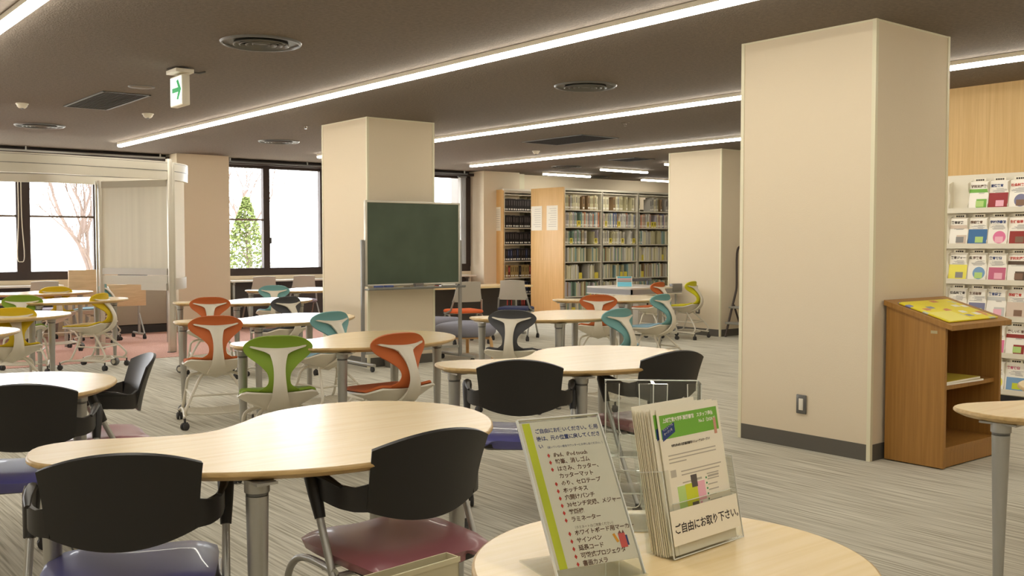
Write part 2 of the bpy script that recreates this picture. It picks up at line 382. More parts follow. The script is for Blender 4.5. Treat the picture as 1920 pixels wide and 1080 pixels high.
def speaker(x, y, l):
    o = thing('ceiling_speaker', l, 'speaker', (x, y, H)); MB().lathe([(0, -.008), (.085, -.008), (.098, -.003), (.1, 0), (0, 0)], 26).build('cover', mat('brown_cover', (120, 110, 98), .6), o)
    MB().lathe([(.098, -.006), (.108, -.004), (.11, 0), (.098, 0)], 26).build('rim', M['silver_dark'], o)
speaker(2.95, 8.72, 'flat round brown ceiling speaker just left of the exit sign')
for x, y, l in ((7.99, 7.93, 'small chrome ceiling sprinkler head between two light strips'), (5.36, 10.4, 'small ceiling sprinkler head beside the chalkboard column')):
    o = thing('sprinkler_head', l, 'sprinkler', (x, y, H)); MB().lathe([(0, -.006), (.045, -.006), (.05, 0), (0, 0)], 20).build('escutcheon', M['ceiling'], o)
    MB().tube([(-.012, 0, -.006), (-.016, 0, -.02), (0, 0, -.032), (.016, 0, -.02), (.012, 0, -.006)], .0025, 6).lathe([(0, -.036), (.015, -.036), (.015, -.033), (0, -.033)], 12).build('deflector', M['chrome'], o)
# exit sign
o = thing('exit_sign', 'hanging white exit sign box with a green arrow', 'exit sign', (2.87, 7.62, H))
MB().bb(-.07, .07, -.11, .1, -.045, -.015, ch=.004).build('ceiling_bracket', M['white'], o)
MB().tube([(.07, 0, -.02), (.16, .02, -.02), (.21, .02, -.004)], .008).tube([(.0, .0, -.01), (.05, -.06, -.002)], .01).build('conduit', M['silver_dark'], o)
bx = MB().bb(-.03, .03, -.125, .125, -.29, -.06, ch=.006).build('sign_box', M['white'], o)
fm = mat('lit_sign_face', (240, 245, 238), .4, emis=(.9, 1, .93, 1), estr=.75)
MB().bb(-.033, -.03, -.112, .112, -.278, -.072).build('lit_face', fm, bx, False)
b = MB(); gm = mat('exit_green', (20, 140, 70), .4, emis=srgb(20, 150, 80), estr=.4)
ar = [(1.35 * a_, 1.25 * c_) for a_, c_ in [(.075, .0), (.03, .062), (.005, .055), (.03, .014), (-.06, .014), (-.06, -.014), (.03, -.014), (.005, -.055), (.03, -.062)]]
b.add([(-.0345, -p[0] - .01, p[1] - .17) for p in ar] + [(-.033, -p[0] - .01, p[1] - .17) for p in ar], [(0, 1, 2, 3, 6, 7, 8), (3, 4, 5, 6)] + [(i, (i + 1) % 9, (i + 1) % 9 + 9, i + 9) for i in range(9)])
b.build('green_arrow', gm, bx, False)

# ------------------------------------------------------------------ round-lobed tables
OUT = [(0, -.05), (.06, .075), (.17, .105), (.30, .06), (.43, 0), (.55, -.01), (.67, .06), (.82, .185), (.95, .245), (1.13, .262), (1.3, .2), (1.43, .05), (1.475, -.15), (1.41, -.37), (1.26, -.56), (1.05, -.68), (.82, -.735), (.58, -.705), (.36, -.60), (.2, -.46), (.07, -.27), (.0, -.16)]
OUTC = [tuple(p) for p in spline([(x, y) for x, y in OUT], 4)][::-1]
def top_mesh():
    b = MB(); b.prism(OUTC, [(.035, .69), (.008, .702), (0, .708), (0, .714), (.002, .7185), (.006, .72)], 0, 0, 1); return b.mesh('tabletop', [M['beech'], M['beech_edge']], ang=50)
def tleg(cast):
    b = MB(); b.lathe([(.034, .655), (.034, .69), (.0, .69)], 16); b.lathe([(.0, .66), (.03, .66), (.03, .647), (.0, .647)], 16, mi=1)
    lo = .085 if cast else .012
    b.lathe([(.016 if cast else .02, lo), (.0305, .645), (0, .646)], 18)
    if not cast: b.lathe([(.018, 0), (.022, .004), (.022, .012), (.0, .012)], 14, mi=1)
    b.bb(-.03, .03, -.065, .065, .683, .69, 0)
    return b.mesh('leg', [M['silver'], M['silver_dark']])
def tcast():
    b = MB(); b.lathe([(.0, -.028), (.034, -.028), (.042, -.02), (.042, .02), (.034, .028), (0, .028)], 20, (0, 0, .042), axis='x'); b.lathe([(0, -.03), (.024, -.031), (.024, .031), (0, .03)], 16, (0, 0, .042), mi=1, axis='x')
    b.lathe([(.013, .045), (.013, .09), (0, .09)], 12, mi=1); return b.mesh('caster', [M['silver_dark'], M['alu']])
def table(x, y, label, only=None, cast=(0, 2)):
    o = thing('leaf_table', label, 'table', (x, y, 0), 0, 'beech leaf-shaped tables')
    obj('tabletop', cached('top', top_mesh), o)
    for i, (lx, ly) in enumerate(((.055, -.1), (.45, -.59), (1.26, -.38), (1.2, .04))):
        c = i in cast; l = obj('leg', cached(('tl', c), lambda: tleg(c)), o, (lx, ly, 0))
        if c: obj('caster', cached('tc', tcast), l, (0, 0, 0), R(40))
table(.69, 3.10, 'beech leaf-shaped table nearest the camera at left, with two black armchairs pulled up', cast=(0,))
table(2.80, 4.10, 'beech leaf-shaped table behind the blue seated black armchair in the middle', cast=(0,))
table(2.42, 5.73, 'beech leaf-shaped table with the green chair and an orange chair tucked at its front')
table(2.80, 7.69, 'beech leaf-shaped table between an orange chair on its left and a teal chair')
table(3.71, 10.18, 'beech leaf-shaped table with an orange and a dark grey chair at its front')
table(5.41, 12.25, 'beech leaf-shaped table nearest the window desk, behind the small teal chair')
table(4.83, 6.56, 'beech leaf-shaped table right of the chalkboard with a dark grey chair')
table(7.08, 8.10, 'farther beech leaf-shaped table at right, before the white bookcase, with an orange chair')
table(3.50, 1.76, 'beech leaf-shaped table cut off by the right edge of the photo')
table(-.04, 4.82, 'beech leaf-shaped table at the left edge with a black armchair at its right end')
table(2.19, 11.56, 'beech leaf-shaped table before the booth with a yellow chair at its right')
table(1.02, 9.45, 'beech leaf-shaped table at the left edge behind the nearest yellow chair')
table(2.38, 13.51, 'beech leaf-shaped table inside the curved booth, farthest left one')
table(.25, 7.86, 'beech leaf-shaped table showing only its tip at the left photo edge', cast=(2,))
# round side table in front
o = thing('round_table', 'round beech table in the foreground carrying the acrylic sign and leaflets', 'table', (1.405, 1.265, 0))
cir = [(.378 * math.cos(2 * PI * i / 64), .378 * math.sin(2 * PI * i / 64)) for i in range(64)]
MB().prism(cir, [(.03, .69), (.006, .702), (0, .708), (0, .714), (.002, .7185), (.006, .72)], 0, 0, 1).build('tabletop', [M['beech'], M['beech_edge']], o, ang=50)
MB().lathe([(.03, .02), (.03, .66), (.12, .69), (0, .69)], 20).build('pedestal', M['silver'], o)
MB().lathe([(.23, 0), (.235, .008), (.05, .02), (0, .022)], 30).build('base_plate', M['silver'], o)

# ------------------------------------------------------------------ coloured learning chairs
def lerp_rows(rows, n):
    out = []
    for i in range(len(rows) - 1):
        for q in range(n):
            t = q / n; out.append([a + (b_ - a) * t for a, b_ in zip(rows[i], rows[i + 1])])
    out.append(rows[-1]); return out
def smooth_rows(rows, n=3):
    P = spline([(r[0], r[1], r[2]) for r in rows], n, False); Q = spline([(r[3], 0, 0) for r in rows], n, False)
    return [(p[0], p[1], p[2], q[0]) for p, q in zip(P, Q)]
# (y, z, halfwidth, forward wrap)
PADROWS = [(-.149, .797, .055, .004), (-.148, .793, .09, .009), (-.146, .784, .128, .018), (-.143, .769, .163, .029), (-.142, .750, .186, .039), (-.146, .728, .195, .043),
           (-.157, .700, .184, .044), (-.170, .680, .165, .044), (-.185, .662, .14, .04), (-.203, .642, .112, .034), (-.218, .622, .09, .028), (-.231, .598, .068, .022),
           (-.238, .572, .060, .018), (-.238, .548, .060, .018), (-.232, .526, .069, .02), (-.222, .506, .096, .022), (-.208, .490, .122, .024), (-.186, .478, .16, .022), (-.155, .470, .208, .012)]
def pad_mesh(m):
    b = MB(); rows = smooth_rows(PADROWS, 2); N = 14; g = []
    for y, z, w, c in rows: g.append([(w * u, y + c * u * u, z) for u in [(-1 + 2 * j / N) for j in range(N + 1)]])
    b.surf(g, .016); return b.mesh('backrest', m, ang=60)
def seat_z(y, u): return .452 + .012 * (u * u) * max(0, (0.12 - y) / .3) + (.03 * ((-.1 - y) / .08) if y < -.1 else 0) - (.012 * ((y - .17) / .08) if y > .17 else 0)
SEATROWS = [(-.19, .18), (-.168, .206), (-.13, .218), (-.08, .222), (0, .225), (.08, .222), (.15, .21), (.2, .19), (.23, .16), (.25, .11), (.256, .05)]
def seatpad_mesh(m):
    b = MB(); g = []; N = 12
    for y, w in SEATROWS: g.append([((w - .008) * u, y, seat_z(y, u)) for u in [(-1 + 2 * j / N) for j in range(N + 1)]])
    b.surf(g, .014); return b.mesh('seat', m, ang=60)
DEP = [0, .05, .085, .098, .094, .078, .05, .03, .016, .008, .002]
def shell_mesh():
    b = MB(); N = 14; g = []
    for y, w in SEATROWS:
        dep = DEP[len(g)]
        g.append([(w * u, y - (.012 if y < -.15 else 0), seat_z(y, u) - .003 - dep * (1 - abs(u) ** 1.1)) for u in [(-1 + 2 * j / N) for j in range(N + 1)]])
    b.surf(g, -.012); return b.mesh('seat_shell', M['shellw'], ang=60)
def spine_mesh():
    b = MB(); g0 = []; g1 = []
    N = 24
    def yat(z):
        P = PADROWS
        for i in range(len(P) - 1):
            if P[i][1] >= z >= P[i + 1][1]:
                t = (P[i][1] - z) / (P[i][1] - P[i + 1][1]); return P[i][0] + (P[i + 1][0] - P[i][0]) * t
        return P[0][0]
    rows = []
    for j in range(N + 1):
        x = -.162 + .324 * j / N; u = abs(x) / .162
        up = .726 + .02 * u * u; e = max(0, (u - .9) / .1) * .009
        lo = .716 - .006 * (1 - u) - .012 * (1 - u) - .04 * math.exp(-(u / .28) ** 2) + .02 * u * u
        rows.append((x, up - e, lo + e * .4))
    g = []
    for k in range(4):
        t = k / 3; g.append([(x, yat(up + (lo - up) * t) - .012 + .05 * (x / .19) ** 2, up + (lo - up) * t) for x, up, lo in rows])
    b.surf(g, -.013)
    st = [(-.155, .712, .055), (-.178, .68, .042), (-.205, .65, .032), (-.225, .62, .0255), (-.244, .585, .024), (-.256, .55, .026), (-.258, .515, .031), (-.248, .48, .038), (-.225, .447, .048), (-.19, .418, .058), (-.14, .395, .064), (-.08, .380, .064), (-.02, .372, .05), (.04, .376, .03)]
    g = []
    for p in spline(st, 2, False):
        y, z, w = p; g.append([(w * u, y - .010 + .010 * u * u, z) for u in (-1, -.6, -.2, .2, .6, 1)])
    b.surf(g, -.016); return b.mesh('spine', M['shellw'], ang=60)
def under_mesh():
    b = MB(); r = .0105
    for s in (-1, 1):
        b.tube([tuple(p) for p in spline([(s * .05, .05, .375), (s * .13, .04, .362), (s * .185, .03, .335), (s * .2, .05, .25), (s * .215, .09, .15), (s * .222, .12, .10)], 4, False)], r, 8)
        b.tube([tuple(p) for p in spline([(s * .04, -.05, .372), (s * .10, -.09, .362), (s * .155, -.17, .28), (s * .205, -.245, .19), (s * .228, -.27, .14), (s * .225, -.24, .10)], 4, False)], r, 8)
        b.tube([(s * .197, .045, .245), (s * .18, -.215, .235)], .008, 8)
        b.tube([tuple(p) for p in spline([(s * .235, .215, .075), (s * .225, .13, .098), (s * .228, -.1, .10), (s * .235, -.27, .088)], 4, False)], r, 8)
    b.tube([(-.178, -.215, .235), (.178, -.215, .235)], .008, 8)
    b.tube([(-.228, -.1, .10), (-.1, -.2, .095), (.1, -.2, .095), (.228, -.1, .10)], .007, 8)
    b.bb(-.09, .09, -.09, .09, .355, .382, ch=.01); return b.mesh('base_frame', M['frame'])
def tray_mesh():
    b = MB()
    for i in range(13): y = -.17 + .3 * i / 12; b.tube([(-.225, y, .099), (0, y, .088), (.225, y, .099)], .0032, 5)
    for x in (-.15, -.05, .05, .15): b.tube([(x, -.17, .089), (x, .13, .089)], .003, 5)
    return b.mesh('wire_tray', M['frame'])
def ccast():
    b = MB()
    for s in (-1, 1): b.lathe([(0, s * .004), (.022, s * .004), (.027, s * .008), (.027, s * .018), (.02, s * .022), (0, s * .022)], 16, (0, 0, .027), axis='x')
    b.lathe([(.008, .03), (.008, .085), (0, .085)], 8); b.box((0, .006, .045), (.012, .034, .02)); return b.mesh('caster', M['dark'])
def learning_chair(x, y, face, colour, rgb, label, pad2=None):
    """x,y: where the back stands; face: heading of the sitter, degrees clockwise from +Y"""
    rz = -R(face); fwd = Vector((math.sin(R(face)), math.cos(R(face))))
    o = thing('learning_chair', label, 'chair', (x + fwd.x * .15, y + fwd.y * .15, 0), rz, 'ivory caster chairs with coloured backs')
    mm = mat('chair_pad_' + colour, rgb, .62, spec=.3)
    obj('backrest', cached(('pad', colour), lambda: pad_mesh(mm)), o)
    obj('seat', cached(('seat', colour), lambda: seatpad_mesh(mat('seat_pad_' + (pad2[0] if pad2 else colour), pad2[1] if pad2 else rgb, .7, spec=.3))), o)
    obj('seat_shell', cached('shell', shell_mesh), o); obj('spine', cached('spine', spine_mesh), o)
    obj('base_frame', cached('under', under_mesh), o); obj('wire_tray', cached('tray', tray_mesh), o)
    for i, (cx, cy) in enumerate(((-.235, .22), (.235, .22), (-.235, -.27), (.235, -.27))): obj('caster', cached('cc', ccast), o, (cx, cy, 0), R(random.uniform(-60, 60)))
    return o
def va(x, y): return math.degrees(math.atan2(x, y))
ORG, GRN, TEAL, GREY, YEL, LIME = (188, 98, 48), (124, 152, 44), (112, 160, 160), (70, 70, 72), (206, 178, 30), (204, 196, 30)
def lc(x, y, delta, col, rgb, label, near=.085, **k):
    if col == 'teal': k['pad2'] = ('pale_blue', (150, 186, 206))
    q = 1 - near / math.hypot(x, y); x *= q; y *= q; learning_chair(x, y, va(x, y) - delta, col, rgb, label, **k)
lc(2.555, 5.315, 3, 'green', GRN, 'bright green backed chair with ivory frame, the nearest of the coloured chairs, seen from behind')
lc(2.907, 7.07, 6, 'orange', ORG, 'orange backed chair at left centre, nearer of the two orange chairs standing in line')
lc(3.866, 9.55, 0, 'orange', ORG, 'orange backed chair directly behind another orange chair, farther from the camera')
lc(3.80, 6.93, 42, 'teal', TEAL, 'teal backed chair turned left with pale blue seat, behind the green chair table', )
lc(4.53, 9.17, 42, 'grey', GREY, 'dark grey backed chair turned left at the table behind the middle teal chair')
lc(5.59, 11.74, 0, 'teal', TEAL, 'small teal backed chair seen from behind, in front of the window desk table')
lc(2.51, 11.1, -6, 'green', GRN, 'green backed chair at the left edge behind the nearest yellow chair')
lc(1.972, 9.0, 16, 'yellow', YEL, 'yellow backed chair at the left edge, nearest of the yellow chairs')
lc(3.359, 13.1, 14, 'yellow', YEL, 'yellow backed chair behind the long table in front of the booth, farthest left yellow one')
lc(3.43, 11.46, 62, 'yellow', YEL, 'yellow backed chair in profile at the edge of the pink carpet', near=.5)
lc(4.2, 13.92, 78, 'teal', TEAL, 'pale blue seated chair inside the booth, mostly hidden by the profile yellow chair')
lc(3.215, 5.03, 36, 'orange', ORG, 'orange backed chair turned left beside the green chair, nearest of the orange chairs')
lc(4.98, 6.20, -10, 'grey', GREY, 'dark grey backed chair seen from behind, right of the chalkboard stand')
lc(7.17, 7.49, 0, 'orange', ORG, 'orange backed chair seen from behind right of centre, at the table before the white bookcase')
lc(5.90, 5.88, 52, 'teal', TEAL, 'teal backed chair turned left, nearer of the two teal chairs on the right', near=.22)
lc(7.82, 7.17, 58, 'teal', TEAL, 'teal backed chair in profile, farther of the two teal chairs on the right')
lc(10.2, 9.42, 60, 'orange', ORG, 'small orange backed chair at the grey edged desk by the far column')
lc(10.78, 9.33, 66, 'lime', LIME, 'lime yellow backed chair in profile in front of the far column')

# ------------------------------------------------------------------ black armchairs
def kback():
    b = MB(); N = 18; K = 10; g = []
    for i in range(K + 1):
        t = i / K; row = []
        for j in range(N + 1):
            u = -1 + 2 * j / N; zt = .802 - .045 * u * u; zb = .535 + .04 * u * u; z = zt + (zb - zt) * t; h = (z - .47) / .33
            w = .184 + .016 * h ** 1.5 - .006 * math.sin(PI * min(1, h)); row.append((w * u, -.165 - .085 * h + .012 * math.sin(PI * h) + .05 * u * u, z))
        g.append(row)
    b.surf(g, -.012)
    for s in (-1, 1):
        path = spline([(.178, -.150), (.214, -.122), (.240, -.08), (.25, -.02), (.25, .045)], 3, False); g = []
        tops = [.652, .640, .644, .654, .66]; bots = [.572, .572, .578, .585, .59]
        n = len(path)
        for k in range(4):
            row = []
            for i, p in enumerate(path):
                q = i / (n - 1) * 4; a = int(min(3, q)); f = q - a; zt = tops[a] + (tops[a + 1] - tops[a]) * f; zb = bots[a] + (bots[a + 1] - bots[a]) * f
                row.append((s * p[0], p[1], zt + (zb - zt) * k / 3))
            g.append(row)
        b.surf(g, .012 * s)
    return b.mesh('back_shell', M['black'], ang=50)
def karm(s):
    b = MB(); b.tube([(s * .253, .060, .664), (s * .253, .054, .645), (s * .253, .036, .60), (s * .252, .008, .535)], [.019, .024, .021, .016], 10)
    b.tube([(s * .253, .066, .662), (s * .25, .03, .661), (s * .246, -.04, .653), (s * .238, -.09, .642)], [.014, .016, .012, .007], 8, flat=.7)
    return b.mesh('armrest', M['black'])
def kseat(m):
    b = MB(); g = []; N = 14
    ys = [(-.21, .15), (-.205, .185), (-.18, .21), (-.1, .225), (0, .23), (.1, .232), (.18, .225), (.225, .205), (.245, .17), (.25, .12)]
    for i, (y, w) in enumerate(ys):
        row = []
        for j in range(N + 1):
            u = -1 + 2 * j / N; e = abs(u) ** 6; z = .458 - .016 * (1 - u * u) - .028 * e - .02 * max(0, (y - .14) / .11) ** 2 - .022 * max(0, (-.17 - y) / .04); row.append((w * u, y, z))
        g.append(row)
    b.surf(g, lambda i, j: -.05 if 0 < i < 9 and 0 < j < 14 else -.03); return b.mesh('seat_cushion', m, ang=70)
def kpan(): return MB().prism(rrect(.38, .36, .06), [(.03, .37), (0, .385), (0, .402)][::1]).mesh('seat_pan', M['black'])
def kframe(cast):
    b = MB(); r = .0115; e = .07 if cast else .004
    for s in (-1, 1):
        b.tube([(s * .252, .018, .55), (s * .252, -.11, .29), (s * .252, -.245, e)], r, 10)
        b.tube([tuple(p) for p in spline([(s * .25, -.07, .395), (s * .235, .0, .39), (s * .232, .13, .385), (s * .24, .2, .36), (s * .248, .235, .28), (s * .252, .255, e)], 4, False)], r, 10)
    b.tube([(-.235, .03, .382), (.235, .03, .382)], .009, 8).tube([(-.24, -.07, .385), (.24, -.07, .385)], .009, 8)
    return b.mesh('leg_frame', M['silver'])
def kcast():
    b = MB(); b.bb(-.019, .019, -.014, .024, .03, .062, ch=.008)
    for s in (-1, 1): b.lathe([(0, s * .003), (.022, s * .003), (.026, s * .006), (.026, s * .016), (.02, s * .02), (0, s * .02)], 16, (0, .004, .026), axis='x')
    b.lathe([(.013, .06), (.013, .08), (0, .08)], 10); return b.mesh('caster', M['dark'])
def armchair(x, y, delta, sc, label, cast=True):
    f = va(x, y) - delta; fwd = Vector((math.sin(R(f)), math.cos(R(f))))
    o = thing('armchair', label, 'chair', (x + fwd.x * .2, y + fwd.y * .2, 0), -R(f), 'black armchairs with padded seats')
    obj('back_shell', cached('kb', kback), o)
    for s in (-1, 1): obj('armrest', cached(('ka', s), lambda: karm(s)), o)
    c = dict(blue=(84, 84, 142), maroon=(150, 94, 100))[sc]
    obj('seat_cushion', cached(('ks', sc), lambda: kseat(mat('seat_vinyl_' + sc, c, .36, coat=.15))), o); obj('seat_pan', cached('kp', kpan), o)
    obj('leg_frame', cached(('kf', cast), lambda: kframe(cast)), o)
    if cast:
        for cx, cy in ((-.252, -.245), (.252, -.245), (-.252, .255), (.252, .255)): obj('caster', cached('kc', kcast), o, (cx, cy, 0))
    else:
        for cx, cy in ((-.252, -.245), (.252, -.245), (-.252, .255), (.252, .255)): obj('foot_cap', cached('kfc', lambda: MB().lathe([(.014, 0), (.015, .02), (0, .02)], 12).mesh('foot_cap', M['dark'])), o, (cx, cy, 0))
    return o
armchair(.805, 2.58, -6, 'blue', 'black armchair with blue seat in the left foreground, seen squarely from behind')
armchair(1.605, 2.35, 34, 'maroon', 'black armchair with maroon seat in the foreground, turned left at the nearest leaf table', False)
armchair(2.871, 3.511, 0, 'blue', 'black armchair with blue seat in the middle, behind the clear acrylic sign')
armchair(3.70, 3.33, 40, 'maroon', 'black armchair with maroon seat seen through the clear brochure stand')
armchair(.91, 4.075, -6, 'blue', 'black armchair with blue seat cut off by the left edge of the photo')
armchair(1.60, 4.79, 100, 'maroon', 'black armchair with maroon seat in profile, facing left at the left edge table')

# ------------------------------------------------------------------ grey folding-frame chairs at the window desks
def gback():
    b = MB(); g = []
    for i in range(7):
        t = i / 6; z = .825 - .27 * t; w = .17 + .045 * (t ** 2); g.append([(w * u + 0, -.2 + .05 * t + .03 * u * u, z - .01 * u * u * (1 - t)) for u in [(-1 + 2 * j / 8) for j in range(9)]])
    b.surf(g, -.012); return b.mesh('backrest', M['grey_back'], ang=60)
def gseat(m): return MB().prism(rrect(.44, .42, .07), [(.02, .405), (.0, .415), (0, .435), (.015, .448), (.04, .452)]).mesh('seat', m)
def gframe():
    b = MB()
    for s in (-1, 1):
        b.tube([(s * .2, -.15, .58), (s * .225, -.1, .44), (s * .232, .05, .40), (s * .24, .25, .07)], .013, 8)
        b.tube([(s * .22, .12, .40), (s * .232, -.08, .38), (s * .245, -.28, .07)], .013, 8)
    b.tube([(-.225, .02, .395), (.225, .02, .395)], .01, 8); return b.mesh('leg_frame', M['silver'])
def gchair(x, y, face, col, rgb, label):
    f = R(face); o = thing('desk_chair', label, 'chair', (x + math.sin(f) * .17, y + math.cos(f) * .17, 0), -f, 'light grey chairs at the window desks')
    obj('backrest', cached('gb', gback), o); obj('seat', cached(('gs', col), lambda: gseat(mat('desk_seat_' + col, rgb, .7))), o); obj('leg_frame', cached('gf', gframe), o)
    for cx, cy in ((-.24, .25), (.24, .25), (-.245, -.28), (.245, -.28)): obj('caster', cached('kc', kcast), o, (cx, cy, 0))
gchair(6.66, 14.32, 8, 'moss', (90, 104, 70), 'light grey chair at the window desk, left one of the pair below the shrub')
gchair(7.33, 14.32, 8, 'lilac', (150, 140, 150), 'light grey chair at the window desk, right one of the pair')
gchair(3.52, 14.3, 0, 'lilac', (150, 140, 150), 'light grey chair at the window desk at far left, above the yellow chair')
gchair(7.81, 10.62, 12, 'orange', (232, 106, 50), 'light grey chair with an orange seat, partly behind the chalkboard post')
gchair(8.60, 10.68, 56, 'navy', (44, 52, 92), 'light grey chair with a navy blue seat, right of the chalkboard')

# ------------------------------------------------------------------ desks
def long_desk(x0, x1, y0, y1, z, label, topm, cat='desk', panel=True):
    o = thing('long_desk', label, cat, ((x0 + x1) / 2, (y0 + y1) / 2, 0)); w = (x1 - x0) / 2; d = (y1 - y0) / 2
    MB().bb(-w, w, -d, d, z - .028, z, ch=.004).build('desktop', topm, o)
    if panel: MB().bb(-w + .05, w - .05, d - .08, d - .05, .12, z - .03).build('modesty_panel', mat('charcoal_panel', (74, 68, 66), .6), o, False)
    for sx in (-w + .09, w - .09):
        MB().bb(sx - .02, sx + .02, -d + .06, d - .05, .0, .04, ch=.008).bb(sx - .02, sx + .02, -.04, .04, .03, z - .07, ch=.006).bb(sx - .02, sx + .02, -d + .1, d - .06, z - .07, z - .03, ch=.006).build('leg', M['silver'], o)
    return o
pale = mat('white_laminate', (226, 220, 208), .3, coat=.3)
long_desk(6.35, 8.7, 14.83, 15.14, .745, 'long pale desk along the window under the green shrub view', pale)
long_desk(8.75, 11.1, 14.83, 15.14, .745, 'long pale desk along the window, mostly behind the chalkboard column', pale)
long_desk(.6, 3.9, 14.83, 15.14, .745, 'long pale desk along the window at the far left', pale)
long_desk(7.0, 9.42, 11.22, 11.85, .72, 'dark panelled desk with beech top behind the chalkboard, before the dark-book bookcase', M['beech'])
# desk beside the far column
o = thing('edged_desk', 'pale desk with grey recessed edge beside the far column, carrying the blue slanted stand', 'desk', (10.6, 10.32, 0))
w, d = .52, .46
MB().bb(-w, w, -d, d, .675, .70, ch=.004).build('desktop', mat('pale_desktop', (214, 206, 196), .35, coat=.2), o)
b = MB(); b.bb(-w, w, -d, -d + .02, .60, .675).bb(-w, -w + .02, -d, d, .60, .675); b.build('edge_panel', mat('grey_edge_panel', (150, 148, 148), .45), o, False)
MB().bb(-w - .004, w, -d - .004, -d + .03, .592, .604).bb(-w - .004, -w + .03, -d, d, .592, .604).build('edge_rail', M['white'], o, False)
MB().bb(w - .2, w, -d - .01, -d + .06, .63, .74, ch=.005).build('cable_box', mat('grey_box', (120, 118, 116), .5), o)
MB().bb(-.05, w + .02, d - .3, d - .27, .76, .80, ch=.005).bb(.0, .02, d - .3, d - .27, .7, .76).bb(w - .06, w - .04, d - .3, d - .27, .7, .76).build('dark_rail', mat('dark_rail_grey', (84, 84, 90), .5), o)
pd = MB().bb(-.22, .12, -.3, .3, .04, .58, ch=.006).build('drawer_pedestal', mat('pedestal_grey', (196, 190, 180), .5), o)
MB().bb(-.2, .1, -.31, -.3, .08, .3).bb(-.2, .1, -.31, -.3, .32, .56).build('drawer_front', mat('pedestal_front', (204, 198, 188), .5), pd)
MB().bb(-.06, -.03, -.318, -.31, .40, .47, ch=.004).build('lock', M['dark'], pd)
for x in (-.46, .46):
    for y in (-.4, .4): MB().tube([(x, y, 0), (x, y, .6)], .018, 10).build('leg', M['silver'], o)
MB().tube([tuple(p) for p in spline([(.2, -.42, .6), (.24, -.4, .45), (.18, -.42, .3), (.22, -.44, .12), (.3, -.42, .01)], 4, False)], .005, 6).build('cable', M['silver_dark'], o)
# slanted stand on that desk
o = thing('slanted_stand', 'small blue and white striped slanted stand on the desk by the far column', 'stand', (10.23, 10.15, .701), R(-42))
MB().add([(-.11, -.03, 0), (.11, -.03, 0), (.11, .1, 0), (-.11, .1, 0), (-.11, .07, .15), (.11, .07, .15), (.11, .1, .15), (-.11, .1, .15)], [(0, 1, 5, 4), (3, 7, 6, 2), (4, 5, 6, 7), (0, 3, 2, 1), (0, 4, 7, 3), (1, 2, 6, 5)]).build('wedge', M['white'], o, False)
def slat(t0, t1, m, nm):
    f = lambda t, e: (-.03 + .1 * t - .004, .15 * t + .003)
    y0, z0 = f(t0, 0); y1, z1 = f(t1, 0)
    MB().add([(-.1, y0, z0), (.1, y0, z0), (.1, y1, z1), (-.1, y1, z1), (-.1, y0 + .004, z0), (.1, y0 + .004, z0), (.1, y1 + .004, z1), (-.1, y1 + .004, z1)], [(0, 1, 2, 3), (7, 6, 5, 4), (0, 4, 5, 1), (1, 5, 6, 2), (2, 6, 7, 3), (3, 7, 4, 0)]).build(nm, m, o, False)
slat(.05, .45, mat('sky_blue_print', (110, 196, 220), .5), 'blue_stripe'); slat(.5, .62, M['greyp'], 'grey_stripe'); slat(.68, .78, mat('rose_print', (190, 140, 150), .5), 'rose_stripe'); slat(.84, .98, mat('teal_print', (70, 160, 180), .5), 'teal_stripe')

# ------------------------------------------------------------------ chalkboard on stand
o = thing('chalkboard', 'dark green chalkboard on a wheeled silver stand in front of the square column', 'chalkboard', (5.96, 9.1, 0))
MB().bb(-.585, .585, -.012, .012, .89, 1.755).build('writing_surface', M['board'], o, False)
b = MB(); 
b.bb(-.605, .605, -.02, .02, 1.75, 1.772, ch=.004).bb(-.605, .605, -.02, .02, .872, .894, ch=.004).bb(-.605, -.583, -.02, .02, .88, 1.76, ch=.004).bb(.583, .605, -.02, .02, .88, 1.76, ch=.004)
b.build('board_frame', M['alu'], o)
for s, n in ((-1, 0), (1, 1)):
    p = MB().bb(s * .625 - .018, s * .625 + .018, .0, .03, .06, 1.36, ch=.005).build('post', mat('grey_post', (150, 148, 144), .45, .4), o)
    MB().bb(s * .64 - .02, s * .64 + .02, -.24, .42, .055, .085, ch=.008).build('foot_bar', M['silver'], o)
    for y in (-.2, .38): obj('caster', cached('bc', lambda: MB().lathe([(0, -.014), (.024, -.014), (.028, -.008), (.028, .008), (.024, .014), (0, .014)], 18, (0, 0, .028), axis='x').bb(-.008, .008, -.008, .008, .03, .06).mesh('caster', M['dark'])), o, (s * .64, y, 0))
MB().bb(-.6, .6, .0, .02, .16, .19).build('cross_bar', M['silver'], o, False)
MB().bb(-.62, .62, -.1, .0, .835, .85, ch=.004).bb(-.62, .62, -.105, -.095, .84, .862, ch=.002).build('chalk_tray', mat('tray_grey', (128, 128, 124), .4, .3), o)
def eraser(x, m, label, w=.1, h=.03, grp=None):
    e = thing('board_eraser', label, 'eraser', (5.96 + x, 9.05, .851), R(random.uniform(-8, 8)), grp)
    MB().box((0, 0, h * .7), (w, .045, h * .6), ch=.004).build('grip', m, e); MB().box((0, 0, h * .22), (w * .96, .042, h * .4), ch=.002).build('felt', M['greyp'], e)
bluem = mat('blue_felt', (88, 104, 160), .7)
eraser(-.47, bluem, 'blue board eraser at the left end of the chalkboard tray', grp='blue board erasers'); eraser(-.345, bluem, 'blue board eraser, second from the left end of the chalkboard tray', grp='blue board erasers')
eraser(.03, mat('grey_grip', (120, 112, 104), .6), 'grey board eraser in the middle of the chalkboard tray', .11, .045); eraser(.42, M['whitep'], 'long white board eraser toward the right end of the tray', .16, .028)
